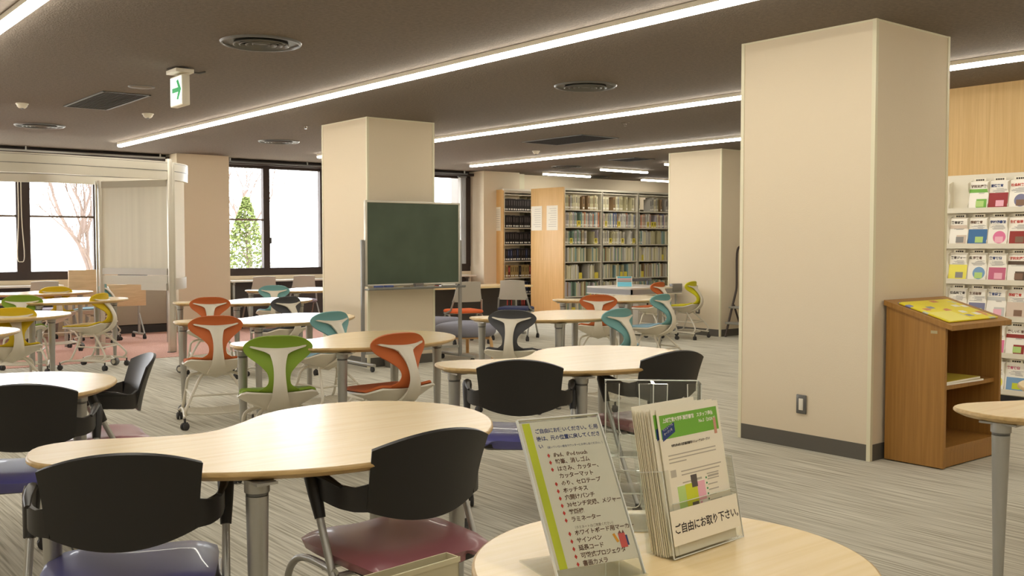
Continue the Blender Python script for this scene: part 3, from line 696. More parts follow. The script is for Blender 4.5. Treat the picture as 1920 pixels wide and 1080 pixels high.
for i, (x, c, l) in enumerate(((-.13, (60, 56, 56), 'black chalk pen left of the grey eraser on the tray'), (.17, (236, 230, 220), 'white chalk stick right of the grey eraser on the tray'), (.25, (190, 80, 60), 'red chalk stick on the tray'), (-.22, (226, 214, 150), 'pale yellow chalk stick beside the blue erasers'), (.54, (60, 58, 58), 'black marker at the right end of the tray'))):
    e = thing('chalk_stick', l, 'chalk', (5.96 + x, 9.04, .858), R(80 + 10 * i)); MB().tube([(0, -.04, 0), (0, .035, 0)], .0065, 8).build('stick', mat('chalk_%d' % i, c, .8), e); MB().tube([(0, .035, 0), (0, .045, 0)], .0055, 8).build('tip', M['whitep'], e)
# small bin at the column
o = thing('waste_bin', 'small grey rectangular bin at the foot of the chalkboard column', 'bin', (5.74, 9.13, 0))
MB().prism(rrect(.2, .16, .02), [(.012, 0), (0, .13)]).build('bin_body', mat('bin_grey', (120, 116, 106), .6), o); MB().prism(rrect(.206, .166, .02), [(0, .13), (0, .145), (.004, .15)]).build('bin_lid', mat('bin_lid', (136, 132, 120), .6), o)

# ------------------------------------------------------------------ ottomans
def ottoman(x, y, rz, label, s=1.0):
    o = thing('ottoman', label, 'stool', (x, y, 0), rz, 'grey upholstered ottomans')
    tri = [(0, -.40), (.17, -.33), (.34, .08), (.30, .27), (0, .38), (-.30, .27), (-.34, .08), (-.17, -.33)]
    pl = [(p[0] * s, p[1] * s) for p in spline(tri, 4)]
    MB().prism(pl, [(.10, .245), (.03, .265), (.0, .30), (-.004, .34), (.008, .375), (.05, .395), (.12, .402)]).build('cushion', mat('ottoman_fabric', (140, 140, 152), .85, bump=(300, .2), spec=.2), o, ang=70)
    MB().prism(pl, [(.12, .225), (.085, .23), (.085, .247)]).build('seat_base', M['bentwood'], o)
    for lx, ly in ((0, -.36), (.3, .22), (-.3, .22)):
        v = Vector((lx, ly)).normalized(); a = Vector((lx, ly)) * s
        pts = [(a.x - v.x * .16, a.y - v.y * .16, .236), (a.x - v.x * .05, a.y - v.y * .05, .234), (a.x - v.x * .01, a.y - v.y * .01, .21), (a.x + v.x * .02, a.y + v.y * .02, .0)]
        MB().tube([tuple(p) for p in spline(pts, 4, False)], .02, 8, flat=.9).build('leg', M['bentwood'], o)
ottoman(6.93, 9.47, R(141.5), 'grey upholstered three-legged ottoman right of the chalkboard stand, the nearer one')
ottoman(7.05, 10.4, R(60), 'grey upholstered three-legged ottoman half hidden behind the nearer one')

# ------------------------------------------------------------------ bookcases
WS = mat('shelf_steel', (214, 208, 190), .45)
def bookcase(x0, bays, bw, y0, depth, label, rows, z0=.07, pitch=.31, top=2.30, panel_d=.6):
    o = thing('bookcase', label, 'bookcase', (x0, y0, 0)); w = bays * bw
    MB().bb(-.035, 0, -.02, panel_d, 0, top + .02, ch=.003).build('end_panel', M['beech_panel'], o)
    for i in range(bays + 1): MB().bb(i * bw + .0 if i == 0 else i * bw - .02, i * bw + (.035 if i == 0 else .02), 0, .04, 0, top).bb(i * bw - .008 if i else 0, i * bw + .008, 0, depth, .02, top - .03).build('upright', WS, o, False)
    for i in range(bays):
        for k in range(rows): MB().bb(i * bw + .02, (i + 1) * bw - .02, .005, depth, z0 + k * pitch - .02, z0 + k * pitch).build('shelf', WS, o, False)
    MB().bb(0, w, 0, depth, .0, .05).build('plinth', WS, o, False)
    MB().bb(0, w, -.005, depth, top - .035, top).build('top_rail', WS, o, False)
    MB().bb(0, w, depth, depth + .008, .05, z0 + 6 * pitch + .05).build('back_sheet', mat('shelf_back', (150, 140, 120), .7), o, False)
    return o
bk1 = bookcase(11.53, 2, .92, 14.585, .42, 'bookcase of dark bound volumes with a beech end panel, nearest the window', 8, panel_d=.5)
bookcase(11.835, 3, .935, 13.245, .42, 'long white steel bookcase of pale paperbacks with a beech end panel', 8, panel_d=.87)
MB().bb(-.03, 1.84, -.06, .02, 2.30, 2.335).build('canopy_rail', M['white'], bk1, False)
def book_mesh(cover, label=True, spine=None):
    b = MB(); b.bb(0, 1, 0, 1, 0, 1, 0); b.bb(.12, .88, .015, 1.0, .985, 1.002, 1)
    if label: b.bb(.15, .85, -.004, 0, .08, .2, 1).bb(.3, .7, -.004, 0, .45, .85, 2)
    return b.mesh('book', [cover, M['whitep'], spine or M['greyp']], smooth=False)
BK = dict(black=(50, 45, 44), maroon=(120, 56, 50), red=(160, 50, 42), tan=(176, 152, 100), olive=(192, 184, 146), cream=(222, 214, 182), white=(228, 224, 212), green=(138, 162, 144), teal=(140, 168, 168), blue=(130, 140, 180), yellow=(226, 208, 84), brown=(150, 124, 92), pink=(206, 170, 160), grey=(182, 178, 170), orange=(216, 150, 110), navy=(50, 54, 74), lilac=(190, 182, 190))
BM = {}
for k, c in BK.items(): BM[k] = book_mesh(mat('cover_' + k, c, .6, spec=.3), True, mat('spine_mark_' + k, tuple(max(0, min(255, int(v * (.6 if sum(c) > 330 else 1.8)))) for v in c), .7))
ORD = ['bottom', 'second', 'third', 'fourth', 'fifth', 'sixth', 'seventh', 'top']
BOOKN = [0]
STUFF = MB(); STUFFM = list(BK)
NTH = 'first second third fourth fifth sixth seventh eighth ninth tenth eleventh twelfth'.split()
def nth(n): return NTH[n] if n < 12 else '%dth' % (n + 1) if (n + 1) % 10 not in (1, 2, 3) or n < 20 else '%d%s' % (n + 1, ('st', 'nd', 'rd')[(n + 1) % 10 - 1])
def book_row(x0, x1, y, z, hmean, pal, wr, where, row, budget, gap=.0, dark=False, hvar=.02):
    x = x0; cnt = 0
    while x < x1 - .012:
        k = random.choice(pal); w = random.uniform(*wr); h = hmean + random.uniform(-hvar, hvar)
        if k == 'yellow' and random.random() < .6: k = 'cream'
        if k == 'yellow': w = random.uniform(.05, .09); h = hmean * .45
        if x + w > x1: break
        if random.random() < gap: x += random.uniform(.05, .16); continue
        yy = y + random.uniform(.0, .02) + (.0 if k != 'yellow' else -.005)
        if BOOKN[0] < budget:
            BOOKN[0] += 1; cnt += 1
            o = obj('box_file' if k == 'yellow' else 'book', BM[k], None, (x, yy, z + .001)); o.scale = (w * .96, .17, h)
            lab = ('yellow open file' if k == 'yellow' else '%s spined book' % k)
            tag(o, '%s, %s from the left, %s shelf of %s' % (lab, nth(cnt - 1), row, where), 'file' if k == 'yellow' else 'book', '%s on the %s shelf of %s' % ('yellow files' if k == 'yellow' else k + ' books', row, where))
        else: STUFF.bb(x, x + w * .96, yy, yy + .17, z + .001, z + h, STUFFM.index(k))
        x += w
pitch = .31
# dark volumes
for k in range(7, 0, -1):
    pal = {6: ['black'], 5: ['black'], 4: ['black', 'black', 'black', 'navy', 'navy'], 3: ['tan', 'tan', 'tan', 'black', 'black', 'maroon'], 2: ['black', 'navy'], 1: ['black', 'maroon'], 7: ['black', 'black']}[k]
    book_row(11.57, 12.40, 14.62, .07 + (k - 1) * pitch, .225, pal, (.045, .062), 'the dark-book bookcase', ORD[k - 1], 300, hvar=.008)
# paperbacks
for k in range(7, 0, -1):
    for bay in range(3):
        bx = 11.835 + bay * .935 + .045; nm = ('left', 'middle', 'right')[bay]
        if k == 7: pal = ['olive', 'cream', 'olive', 'cream', 'brown', 'grey']; wr = (.03, .055); gp = .12
        elif k == 6: pal = ['white', 'teal', 'blue', 'lilac', 'grey', 'yellow', 'green', 'pink', 'white', 'cream', 'white', 'grey', 'orange'] ; wr = (.014, .028); gp = .01
        else: pal = [['white', 'cream', 'cream', 'grey', 'yellow', 'white', 'olive'], ['green', 'white', 'cream', 'teal', 'olive', 'yellow', 'olive', 'grey'], ['cream', 'lilac', 'white', 'green', 'olive', 'grey', 'brown', 'yellow']][(bay + k) % 3]; wr = (.018, .034); gp = .04
        if k == 7: book_row(bx, bx + .84, 13.27, .07 + 6 * pitch, .25, pal, wr, 'the %s white bookcase bay' % nm, ORD[6], 300, gp)
        else: book_row(bx, bx + .85, 13.27, .07 + (k - 1) * pitch, .245 if k != 6 else .255, pal, wr, 'the %s white bookcase bay' % nm, ORD[k - 1], 300, gp, hvar=.018)
so = STUFF.build('more_books', [MATS['cover_' + k] for k in STUFFM], None, False); tag(so, 'remaining pale paperbacks filling the lower shelves of the long white bookcase', 'books', None, 'stuff')
# notices on the end panels
def notice(x, y, z, w, h, label):
    o = thing('notice_sheet', label, 'notice', (x, y, z)); MB().bb(-.002, 0, -w / 2, w / 2, -h / 2, h / 2).build('paper_sheet', M['paper'], o, False)
    b = MB()
    for i in range(9): b.bb(-.003, -.002, -w * .38, w * (.38 - random.uniform(0, .25)), h * (.38 - i * .09) - .004, h * (.38 - i * .09) + .002)
    b.build('printed_lines', mat('pale_print', (176, 168, 160), .8), o, False)
notice(11.798, 13.95, 1.78, .30, .44, 'white notice sheet on the long bookcase end panel, left of two'); notice(11.798, 13.52, 1.78, .30, .44, 'white notice sheet on the long bookcase end panel, right of two')
notice(11.493, 14.96, 1.78, .2, .44, 'white notice sheet on the dark-book bookcase end panel, left of two'); notice(11.493, 14.72, 1.78, .2, .44, 'white notice sheet on the dark-book bookcase end panel, right of two')
# rolling step behind far column
o = thing('step_stool', 'dark tubular folding step stool leaning beside the far column, half hidden by the nearest column', 'step stool', (11.37, 8.86, 0), R(-90))
dk = mat('dark_tube', (74, 64, 60), .4, .4)
for x in (-.28, .28):
    MB().tube([tuple(p) for p in spline([(x, -.14, 0), (x * .93, -.02, .42), (x * .88, .03, .60), (x * .85, .05, .74), (x * .85, .05, 1.18), (x * .6, .05, 1.29), (0, .05, 1.3)], 4, False)], .016, 8).tube([(x, .26, 0), (x * .93, .02, .45)], .014, 8).build('side_rail', dk, o)
for z, y in ((.2, -.08), (.42, .0)): MB().box((0, y, z), (.56, .16, .03), ch=.01).build('step', M['silver'], o)

# ------------------------------------------------------------------ curved booth on the left
o = thing('curved_booth', 'curved aluminium framed booth with roll screens by the left windows', 'booth', (3.3, 12.6, 0)); OX, OY = 3.3, 12.6
ring = spline([(4.38, 12.06), (4.0, 11.96), (3.5, 11.87), (2.95, 11.79), (2.4, 11.82), (1.9, 12.0), (1.5, 12.45), (1.45, 13.1), (1.9, 13.6), (2.7, 13.7), (3.4, 13.55), (4.0, 13.62), (4.6, 13.55), (4.86, 13.2), (4.86, 12.78), (4.68, 12.35)], 6)
ring = [(p[0] - OX, p[1] - OY) for p in ring]
def ribbon(path, z0, z1, t, closed):
    b = MB(); n = len(path); P = [Vector(p) for p in path]; A = []; B = []
    for i in range(n):
        tn = (P[(i + 1) % n] - P[i - 1]) if closed else (P[min(i + 1, n - 1)] - P[max(i - 1, 0)]); tn.normalize(); nn = Vector((-tn.y, tn.x)) * t / 2
        A.append(P[i] + nn); B.append(P[i] - nn)
    vs = [(p.x, p.y, z) for z in (z0, z1) for L in (A, B) for p in L]; fs = []
    for i in range(n if closed else n - 1):
        j = (i + 1) % n; fs += [(i, j, 2 * n + j, 2 * n + i), (n + j, n + i, 3 * n + i, 3 * n + j), (2 * n + i, 2 * n + j, 3 * n + j, 3 * n + i), (i, n + i, n + j, j)]
    if not closed: fs += [(0, 2 * n, 3 * n, n), (n - 1, 2 * n - 1, 4 * n - 1, 3 * n - 1)]
    b.add(vs, fs); return b
ribbon(ring, 2.199, 2.305, .052, True).build('upper_rail', M['alu'], o, ang=30)
ribbon(ring, 2.09, 2.199, .044, True).build('lower_rail', M['alu'], o, ang=30)
ribbon(ring, 2.192, 2.198, .0535, True).build('rail_groove', M['silver_dark'], o, ang=30)
ribbon(ring, 2.286, 2.290, .0535, True).build('rail_groove', M['silver_dark'], o, ang=30)
MB().bb(4.36 - OX, 4.42 - OX, 12.02 - OY, 12.09 - OY, 0, 2.34, ch=.006).bb(4.43 - OX, 4.46 - OX, 12.06 - OY, 12.11 - OY, 0, 2.3, ch=.004).build('post', M['alu'], o)
MB().lathe([(.05, 0), (.05, .012), (0, .014)], 16, (4.39 - OX, 12.055 - OY, 0)).build('post_foot', M['silver_dark'], o)
MB().bb(3.82 - OX, 3.87 - OX, 12.9 - OY, 12.96 - OY, 0, 2.1, ch=.006).bb(3.79 - OX, 3.81 - OX, 12.94 - OY, 12.96 - OY, 0, 2.1).build('post', M['alu'], o)
MB().bb(4.80 - OX, 4.85 - OX, 13.3 - OY, 13.35 - OY, 0, 2.1, ch=.006).build('post', M['silver'], o)
MB().bb(2.3 - OX, 2.35 - OX, 13.62 - OY, 13.67 - OY, 0, 2.1, ch=.006).build('post', M['silver'], o)
# straight screen between the posts
ang = math.atan2(12.07 - 12.92, 4.37 - 3.86); L = math.hypot(.51, .85); X = Matrix.Translation((3.86 - OX, 12.92 - OY, 0)) @ Matrix.Rotation(ang, 4, 'Z')
MB().bb(0, L, -.012, .012, 1.02, 2.01, X=X).build('screen_panel', M['panelgrey'], o, False)
MB().bb(0, L, -.02, .02, 2.01, 2.09, X=X).build('screen_header', mat('header_grey', (176, 172, 154), .5), o, False)
MB().bb(0, L, -.025, .025, .94, 1.02, X=X).build('screen_band', mat('band_grey', (182, 182, 176), .4, .2), o, False)
MB().bb(0, L, -.02, .02, .82, .93, X=X).bb(L * .62, L, -.04, .02, .755, .84, X=X).build('screen_box', mat('box_grey', (196, 194, 182), .45), o, False)
sc = spline([(4.45, 12.12), (4.66, 12.36), (4.83, 12.78), (4.84, 13.2), (4.62, 13.52)], 6, False)
def frosted():
    m = bpy.data.materials.new('frosted_film'); m.use_nodes = True; nt = m.node_tree; nt.nodes.remove(nt.nodes['Principled BSDF'])
    d = nt.nodes.new('ShaderNodeBsdfDiffuse'); d.inputs[0].default_value = srgb(236, 232, 224); t = nt.nodes.new('ShaderNodeBsdfTranslucent'); t.inputs[0].default_value = srgb(240, 236, 228)
    x = nt.nodes.new('ShaderNodeMixShader'); x.inputs[0].default_value = .6; nt.links.new(d.outputs[0], x.inputs[1]); nt.links.new(t.outputs[0], x.inputs[2]); nt.links.new(x.outputs[0], nt.nodes['Material Output'].inputs[0]); return m
ribbon([(p[0] - OX, p[1] - OY) for p in sc], .9, 2.09, .008, False).build('curved_screen', frosted(), o, ang=40)
ribbon([(p[0] - OX, p[1] - OY) for p in sc], .76, .9, .04, False).build('curved_base', M['alu'], o, ang=40)
# pull cord by the left window
o = thing('blind_cord', 'white looped blind cord hanging at the left window mullion', 'blind cord', (3.42, 15.12, 2.5))
MB().tube([tuple(p) for p in spline([(-.02, 0, 0), (-.02, 0, -.8), (-.045, 0, -1.35), (0, 0, -1.43), (.045, 0, -1.35), (.02, 0, -.8), (.02, 0, 0)], 5, False)], .007, 6).build('cord', M['white'], o)
MB().box((0, .0, .01), (.06, .03, .03), ch=.004).build('cord_clutch', M['silver'], o)
# curtain rails by the ceiling
for x0, x1, l in ((.6, 5.4, 'thin aluminium curtain rail above the left windows'), (6.35, 11.0, 'thin aluminium curtain rail above the middle windows')):
    o = thing('curtain_rail', l, 'curtain rail', ((x0 + x1) / 2, 14.98, 2.6)); w = (x1 - x0) / 2
    MB().bb(-w, w, -.012, .012, -.012, .012).build('rail', M['silver'] if x0 < 1 else M['silver_dark'], o, False)
    for q in (-.97, -.4, .2, .97): MB().bb(w * q - .01, w * q + .01, -.006, .006, .012, .06).build('hanger', M['silver'], o, False)
# slatted blinds bunched beside the right hand window jamb
o = thing('vertical_blind', 'bunched pale vertical blind slats at the window edge right of the chalkboard', 'blind', (10.94, 15.08, 0)); b = MB()
for i in range(5): b.bb(-.05 + i * .028, -.046 + i * .028, -.04, .04, .95, 2.54)
b.build('slats', mat('blind_fabric', (176, 172, 166), .7), o, False); MB().bb(-.08, .1, -.03, .03, 2.54, 2.57).build('head_rail', M['silver_dark'], o, False)

# folded flip-top tables parked by the window
def flip(x, y, rz, w, z0, z1, label):
    o = thing('flip_top_table', label, 'table', (x, y, 0), rz, 'flip-top tables folded upright')
    MB().bb(-w / 2, w / 2, -.02, .008, z0, z1, ch=.004).build('tilted_top', wood('flip_beech', (206, 176, 136), (220, 192, 152), (3, 3, 30), .45) if 'flipw' not in CACHE else CACHE['flipw'], o)
    for sx in (-w / 2 + .08, w / 2 - .08):
        MB().tube([(sx, .04, .06), (sx, .04, z0 + .1)], .018, 8).tube([(sx, -.16, .07), (sx, .26, .07)], .016, 8).tube([(sx, -.16, .07), (sx, .02, .35)], .011, 8).build('leg', M['silver'], o)
        for cy in (-.16, .26): obj('caster', cached('kc', kcast), o, (sx, cy, 0))
flip(4.10, 14.52, R(4), .46, .52, .96, 'flip-top table folded upright, left one with the tallest pale wood top by the window')
flip(4.53, 14.12, R(2), .52, .46, .76, 'flip-top table folded upright behind the booth screen, right one')
flip(4.33, 14.66, R(2), .5, .5, .95, 'flip-top table folded upright, middle one wedged between two others')
o = thing('fan_coil_unit', 'low grey metal heater cabinet under the window behind the booth', 'heater', (5.0, 15.03, 0))
MB().bb(-.45, .45, -.09, .1, .13, .64, ch=.006).build('cabinet', mat('heater_grey', (168, 160, 144), .5), o); MB().bb(-.43, .43, -.07, .1, 0, .12).build('plinth', M['dark'], o, False)

# ------------------------------------------------------------------ oak display stand at the near column
o = thing('display_stand', 'oak veneer reading stand with slanted top and open shelves against the nearest column', 'display stand', (5.935, 3.115, 0))
w, y0, y1 = .345, -.175, .2
def slab(x0, x1, t, nm, m, ov0=0, ov1=0):
    zt = lambda y: .862 + (y - y0) * .30
    a, c = y0 - ov0, y1 + ov1
    MB().add([(x0, a, zt(a) - t), (x1, a, zt(a) - t), (x1, c, zt(c) - t), (x0, c, zt(c) - t), (x0, a, zt(a)), (x1, a, zt(a)), (x1, c, zt(c)), (x0, c, zt(c))], [(0, 3, 2, 1), (4, 5, 6, 7), (0, 1, 5, 4), (1, 2, 6, 5), (2, 3, 7, 6), (3, 0, 4, 7)]).build(nm, m, o, False)
for s in (-1, 1):
    x = s * (w - .012); b = MB(); zt = lambda y: .862 + (y - y0) * .30 - .03
    b.add([(x - .012, y0, .008), (x + .012, y0, .008), (x + .012, y1, .008), (x - .012, y1, .008), (x - .012, y0, zt(y0)), (x + .012, y0, zt(y0)), (x + .012, y1, zt(y1)), (x - .012, y1, zt(y1))], [(0, 3, 2, 1), (4, 5, 6, 7), (0, 1, 5, 4), (1, 2, 6, 5), (2, 3, 7, 6), (3, 0, 4, 7)])
    b.build('side_panel', M['oak'], o, False)
slab(-w - .012, w + .03, .03, 'slanted_top', M['oak'], .045, .012)
MB().bb(-w + .024, w - .024, y1 - .02, y1 - .008, .05, .92).build('back_panel', wood('oak_inner', (120, 74, 36), (136, 86, 42), (30, 30, 1.4), .6), o, False)
MB().bb(-w + .024, w - .024, y0 + .03, y1 - .02, .46, .485).build('shelf', M['oak'], o, False)
MB().bb(-w + .024, w - .024, y0 + .008, y1 - .02, .10, .125).build('shelf', M['oak'], o, False)
MB().bb(-w + .024, w - .024, y0 + .012, y0 + .03, .008, .10).build('kick_board', M['oak'], o, False)
for x in (-w + .03, w - .03):
    for y in (y0 + .03, y1 - .04): MB().lathe([(.014, 0), (.014, .008), (0, .008)], 10, (x, y, 0)).build('glide', M['silver_dark'], o)
MB().bb(-w - .0015, -w, y0 + .05, y0 + .09, .795, .812).build('name_plate', mat('plate_metal', (190, 178, 140), .3, .5), o, False)
# open yellow booklet on top
def printed():
    m = bpy.data.materials.new('yellow_spread'); m.use_nodes = True; nt = m.node_tree; b = nt.nodes['Principled BSDF']; L = nt.links; b.inputs['Roughness'].default_value = .45
    tc = nt.nodes.new('ShaderNodeTexCoord'); mp = nt.nodes.new('ShaderNodeMapping'); mp.inputs['Scale'].default_value = (11, 22, 1); L.new(tc.outputs['Object'], mp.inputs[0])
    v = nt.nodes.new('ShaderNodeTexVoronoi'); v.inputs['Scale'].default_value = 1; v.distance = 'CHEBYCHEV'; L.new(mp.outputs[0], v.inputs['Vector'])
    sx = nt.nodes.new('ShaderNodeSeparateColor'); L.new(v.outputs['Color'], sx.inputs[0])
    r1 = nt.nodes.new('ShaderNodeValToRGB'); r1.color_ramp.interpolation = 'CONSTANT'; cs = [(0, (240, 226, 40)), (.45, (206, 214, 190)), (.58, (150, 150, 165)), (.68, (216, 140, 90)), (.76, (130, 140, 195)), (.85, (246, 246, 236)), (.93, (130, 184, 130))]
    while len(r1.color_ramp.elements) < len(cs): r1.color_ramp.elements.new(.5)
    for e, (p, c) in zip(r1.color_ramp.elements, cs): e.position = p; e.color = srgb(*c)
    L.new(sx.outputs[0], r1.inputs[0])
    lt = nt.nodes.new('ShaderNodeMath'); lt.operation = 'LESS_THAN'; lt.inputs[1].default_value = .4; L.new(v.outputs['Distance'], lt.inputs[0])
    mx = nt.nodes.new('ShaderNodeMixRGB'); mx.inputs[1].default_value = srgb(238, 224, 40); L.new(lt.outputs[0], mx.inputs[0]); L.new(r1.outputs[0], mx.inputs[2]); L.new(mx.outputs[0], b.inputs['Base Color']); return m
sl = math.atan(.30)
o = thing('yellow_booklet', 'open bright yellow illustrated booklet on the slanted top of the oak stand', 'booklet', (5.915, 3.095, .862 + (.155) * .30 + .002))
o.rotation_euler = (sl, 0, 0)
MB().bb(-.3, .29, -.17, .17, 0, .008, ch=.002).build('pages', printed(), o)
MB().bb(-.28, -.02, -.165, -.02, .0085, .0088).build('printed_panel', mat('pale_yellow_print', (246, 238, 120), .6), o, False)
# booklets lying on the stand shelf
for i, (dz, cc, l) in enumerate(((.486, (200, 190, 150), 'thin pale booklet lowest on the inner shelf of the oak stand'), (.497, (206, 186, 70), 'yellowish booklet on top of the pale one inside the oak stand'))):
    q = thing('booklet', l, 'booklet', (5.86 + .0 * i, 3.08 + .01 * i, dz), R(-3 + 4 * i)); MB().bb(-.2, .22, -.12, .12, 0, .01).build('pages', M['whitep'], q, False); MB().bb(-.2, .22, -.12, .121, .01, .0112).build('cover', mat('bk_cover_%d' % i, cc, .5), q, False)

# ------------------------------------------------------------------ magazine rack on the right wall
rk = thing('magazine_rack', 'wall-long white magazine rack with clear stepped pockets under the wood panelling', 'magazine rack', (8.3, 4.0, 0))
MB().bb(.04, .15, -3.0, .95, .07, 1.9).build('back_board', mat('rack_ivory', (226, 220, 202), .45), rk, False)
MB().bb(.06, .15, -3.0, .95, .0, .07).build('plinth', M['dark'], rk, False)
ROWZ = [.10 + .298 * i for i in range(6)]
rackm = MATS['rack_ivory']
for i, z in enumerate(ROWZ): MB().bb(-.035, .05, -3.0, .95, z - .012, z).bb(-.037, -.033, -3.0, .95, z - .012, z + .03).build('pocket_shelf', rackm, rk, False)
def divider():
    b = MB(); pr = [(.05, 0), (-.034, 0), (-.034, .05), (-.012, .08), (-.012, .15), (-.03, .175), (-.03, .235), (.05, .262)]
    n = len(pr); b.add([(x, y, z) for y in (-.0015, .0015) for x, z in pr], [tuple(range(n)), tuple(range(2 * n - 1, n - 1, -1))] + [(i, (i + 1) % n, (i + 1) % n + n, i + n) for i in range(n)]); return b.mesh('divider', rackm, smooth=False)
PW = .165
for r_, z in enumerate(ROWZ):
    for c_ in range(-8, 5): obj('divider', cached('div', divider), rk, (0, .262 - c_ * PW + PW / 2, z))
TITLES = ['教育技術', '教育研究', '教育ジャーナル', '社会科教育', '生徒指導', '特別支援教育', '国語教育', '数学教育', '生活指導', '楽しい体育', '道徳教育', '学校図書館']
MC = [((116, 178, 70), 'green'), ((150, 36, 40), 'dark red'), ((120, 120, 150), 'lilac'), ((200, 200, 196), 'white'), ((214, 196, 178), 'beige'), ((60, 110, 160), 'blue'), ((226, 120, 160), 'pink'), ((150, 44, 36), 'brick red'), ((60, 150, 110), 'green'), ((236, 226, 90), 'yellow'), ((120, 160, 200), 'pale blue'), ((196, 100, 130), 'rose'), ((90, 70, 50), 'brown')]
tilt = R(9); mi = 0
COLN = ['leftmost visible', 'second', 'third', 'fourth', 'fifth']
for r_ in range(5, -1, -1):
    for c_ in range(0, 5):
        if (r_ == 5 and c_ == 0) or (r_ < 2 and c_ < 2): continue
        rgb, cn = MC[mi % len(MC)]; mi += 1
        yc = .262 - c_ * PW; ttl = TITLES[(mi * 5) % len(TITLES)]
        o = thing('magazine', '%s and white magazine, %s row of the wall rack, %s column' % (cn, ['sixth', 'fifth', 'fourth', 'third', 'second', 'top'][r_], COLN[c_]), 'magazine', (8.3 - .026, 4.0 + yc, ROWZ[r_] + .002), 0, 'magazines in the wall rack')
        o.rotation_euler = (0, tilt, random.uniform(-.03, .03)); o.rotation_mode = 'XYZ'
        W, Hh = .158, .25
        MB().bb(-.003, .001, -W / 2, W / 2, 0, Hh).build('cover', M['whitep'], o, False)
        pm = mat('mag_%d' % (mi % len(MC)), rgb, .5); lay = mi % 4; B = MB()
        if lay == 0: B.bb(-.0042, -.003, -W * .46, W * .42, .02, .13)
        elif lay == 1: B.bb(-.0042, -.003, -W * .5, W * .5, .155, .185).bb(-.0042, -.003, -W * .44, W * .1, .02, .10)
        elif lay == 2: B.bb(-.0042, -.003, -W * .5, W * .5, .0, .148)
        else: B.lathe([(0, 0), (.052, 0), (.052, .0012), (0, .0012)], 22, (-.0042, -W * .1, .08), axis='x')
        B.build('cover_picture', pm, o, False)
        MB().bb(-.0048, -.0042, -W * .3, W * .12, .035, .085).build('cover_inset', [M['greyp'], M['lgreen'], M['pinkp'], mat('inset_brown', (130, 100, 80), .6), M['lime']][mi % 5], o, False)
        b = MB(); 
        for q in range(7): b.bb(-.0038, -.003, -W * .42 + random.uniform(0, .03), W * random.uniform(.0, .42), .145 + q * .006, .1475 + q * .006)
        b.build('cover_lines', M['greyp'], o, False)
        col = [M['ink'], M['inkb'], M['navy'], M['inkred'], mat('rose_ink', (206, 90, 130), .7)][mi % 5]
        tt = text(ttl, .026, col, o, (-.0045, W * .45, Hh - .052), (R(90), 0, R(-90)), 'magazine_title', bold=.0008)
        q = thing('title_card', 'small pocket title card above the magazine in the %s row, %s column' % (['sixth', 'fifth', 'fourth', 'third', 'second', 'top'][r_], COLN[c_]), 'label', (8.3 + .012, 4.0 + yc, ROWZ[r_] + .253), 0, 'pocket title cards')
        MB().bb(-.002, 0, -.05, .05, -.012, .022).build('card', M['paper'], q, False)
        b = MB()
        for k in range(4): b.bb(-.003, -.002, -.034 + k * .018, -.02 + k * .018, .001, .014)
        b.build('card_print', M['ink'], q, False)

# ------------------------------------------------------------------ acrylic sign on the round table
psi, tau, sw, sh = -.222, .568, .175, .314
def frame_at(p, psi, tau):
    bx_ = Vector((math.cos(psi), math.sin(psi), 0)); n = Vector((-bx_.y, bx_.x, 0)); u = n * math.sin(tau) + Vector((0, 0, math.cos(tau))); w_ = bx_.cross(u)
    return Matrix(((bx_.x, u.x, w_.x, p[0]), (bx_.y, u.y, w_.y, p[1]), (bx_.z, u.z, w_.z, p[2]), (0, 0, 0, 1)))
o = thing('acrylic_sign', 'leaning clear acrylic stand holding a lime-edged Japanese notice on the round table', 'sign holder'); o.matrix_world = frame_at((1.139, 1.283, .724), psi, tau)
MB().bb(0, sw, 0, sh, .001, .0035).bb(0, sw, 0, sh, -.0035, -.001).build('clear_panel', M['acryl'], o, False)
MB().bb(-.001, .0012, 0, sh, -.0036, .0036).bb(sw - .0012, sw + .001, 0, sh, -.0036, .0036).bb(0, sw, sh - .0012, sh + .001, -.0036, .0036).build('panel_edge', M['acryl_edge'], o, False)
# foot: a shallow base running back from the bottom edge
def lev(x, back, up):  # point given by distance behind the sheet foot and height, in the sign's own frame
    # level axes in sign frame: back = (0, sin tau, -cos tau), up = (0, cos tau, sin tau)
    return (x, back * math.sin(tau) + up * math.cos(tau), -back * math.cos(tau) + up * math.sin(tau))
vs = [lev(x, bk, up) for up in (0, .003) for x, bk in ((0, -.012), (sw, -.012), (sw, .16), (0, .16))]
MB().add(vs, [(0, 1, 2, 3), (7, 6, 5, 4), (0, 4, 5, 1), (1, 5, 6, 2), (2, 6, 7, 3), (3, 7, 4, 0)]).build('clear_foot', M['acryl'], o, False)
sheet = MB().bb(.003, sw - .003, .03, sh - .006, -.0008, .0008).build('notice_paper', M['paper'], o, False)
MB().bb(.008, .024, .03, sh - .008, .0008, .001).build('lime_stripe', M['lime'], sheet, False)
Z = .0011
def ln(s, x, y, size, m, par=sheet, nm='notice_text', **k): return text(s, size, m, par, (x, y, Z), (0, 0, 0), nm, **k)
ln('ご自由にお使いください。使用', .030, .285, .0102, M['inkblue'], bold=.00025, spacing=.92)
ln('後は、元の位置に戻してくださ', .030, .270, .0102, M['inkblue'], bold=.00025, spacing=.92)
ln('い', .030, .255, .0102, M['inkblue'], bold=.00025)
ln('（届いていない場合カウンターにお申し出ください。）', .044, .2535, .0052, M['inkblue'], spacing=.95)
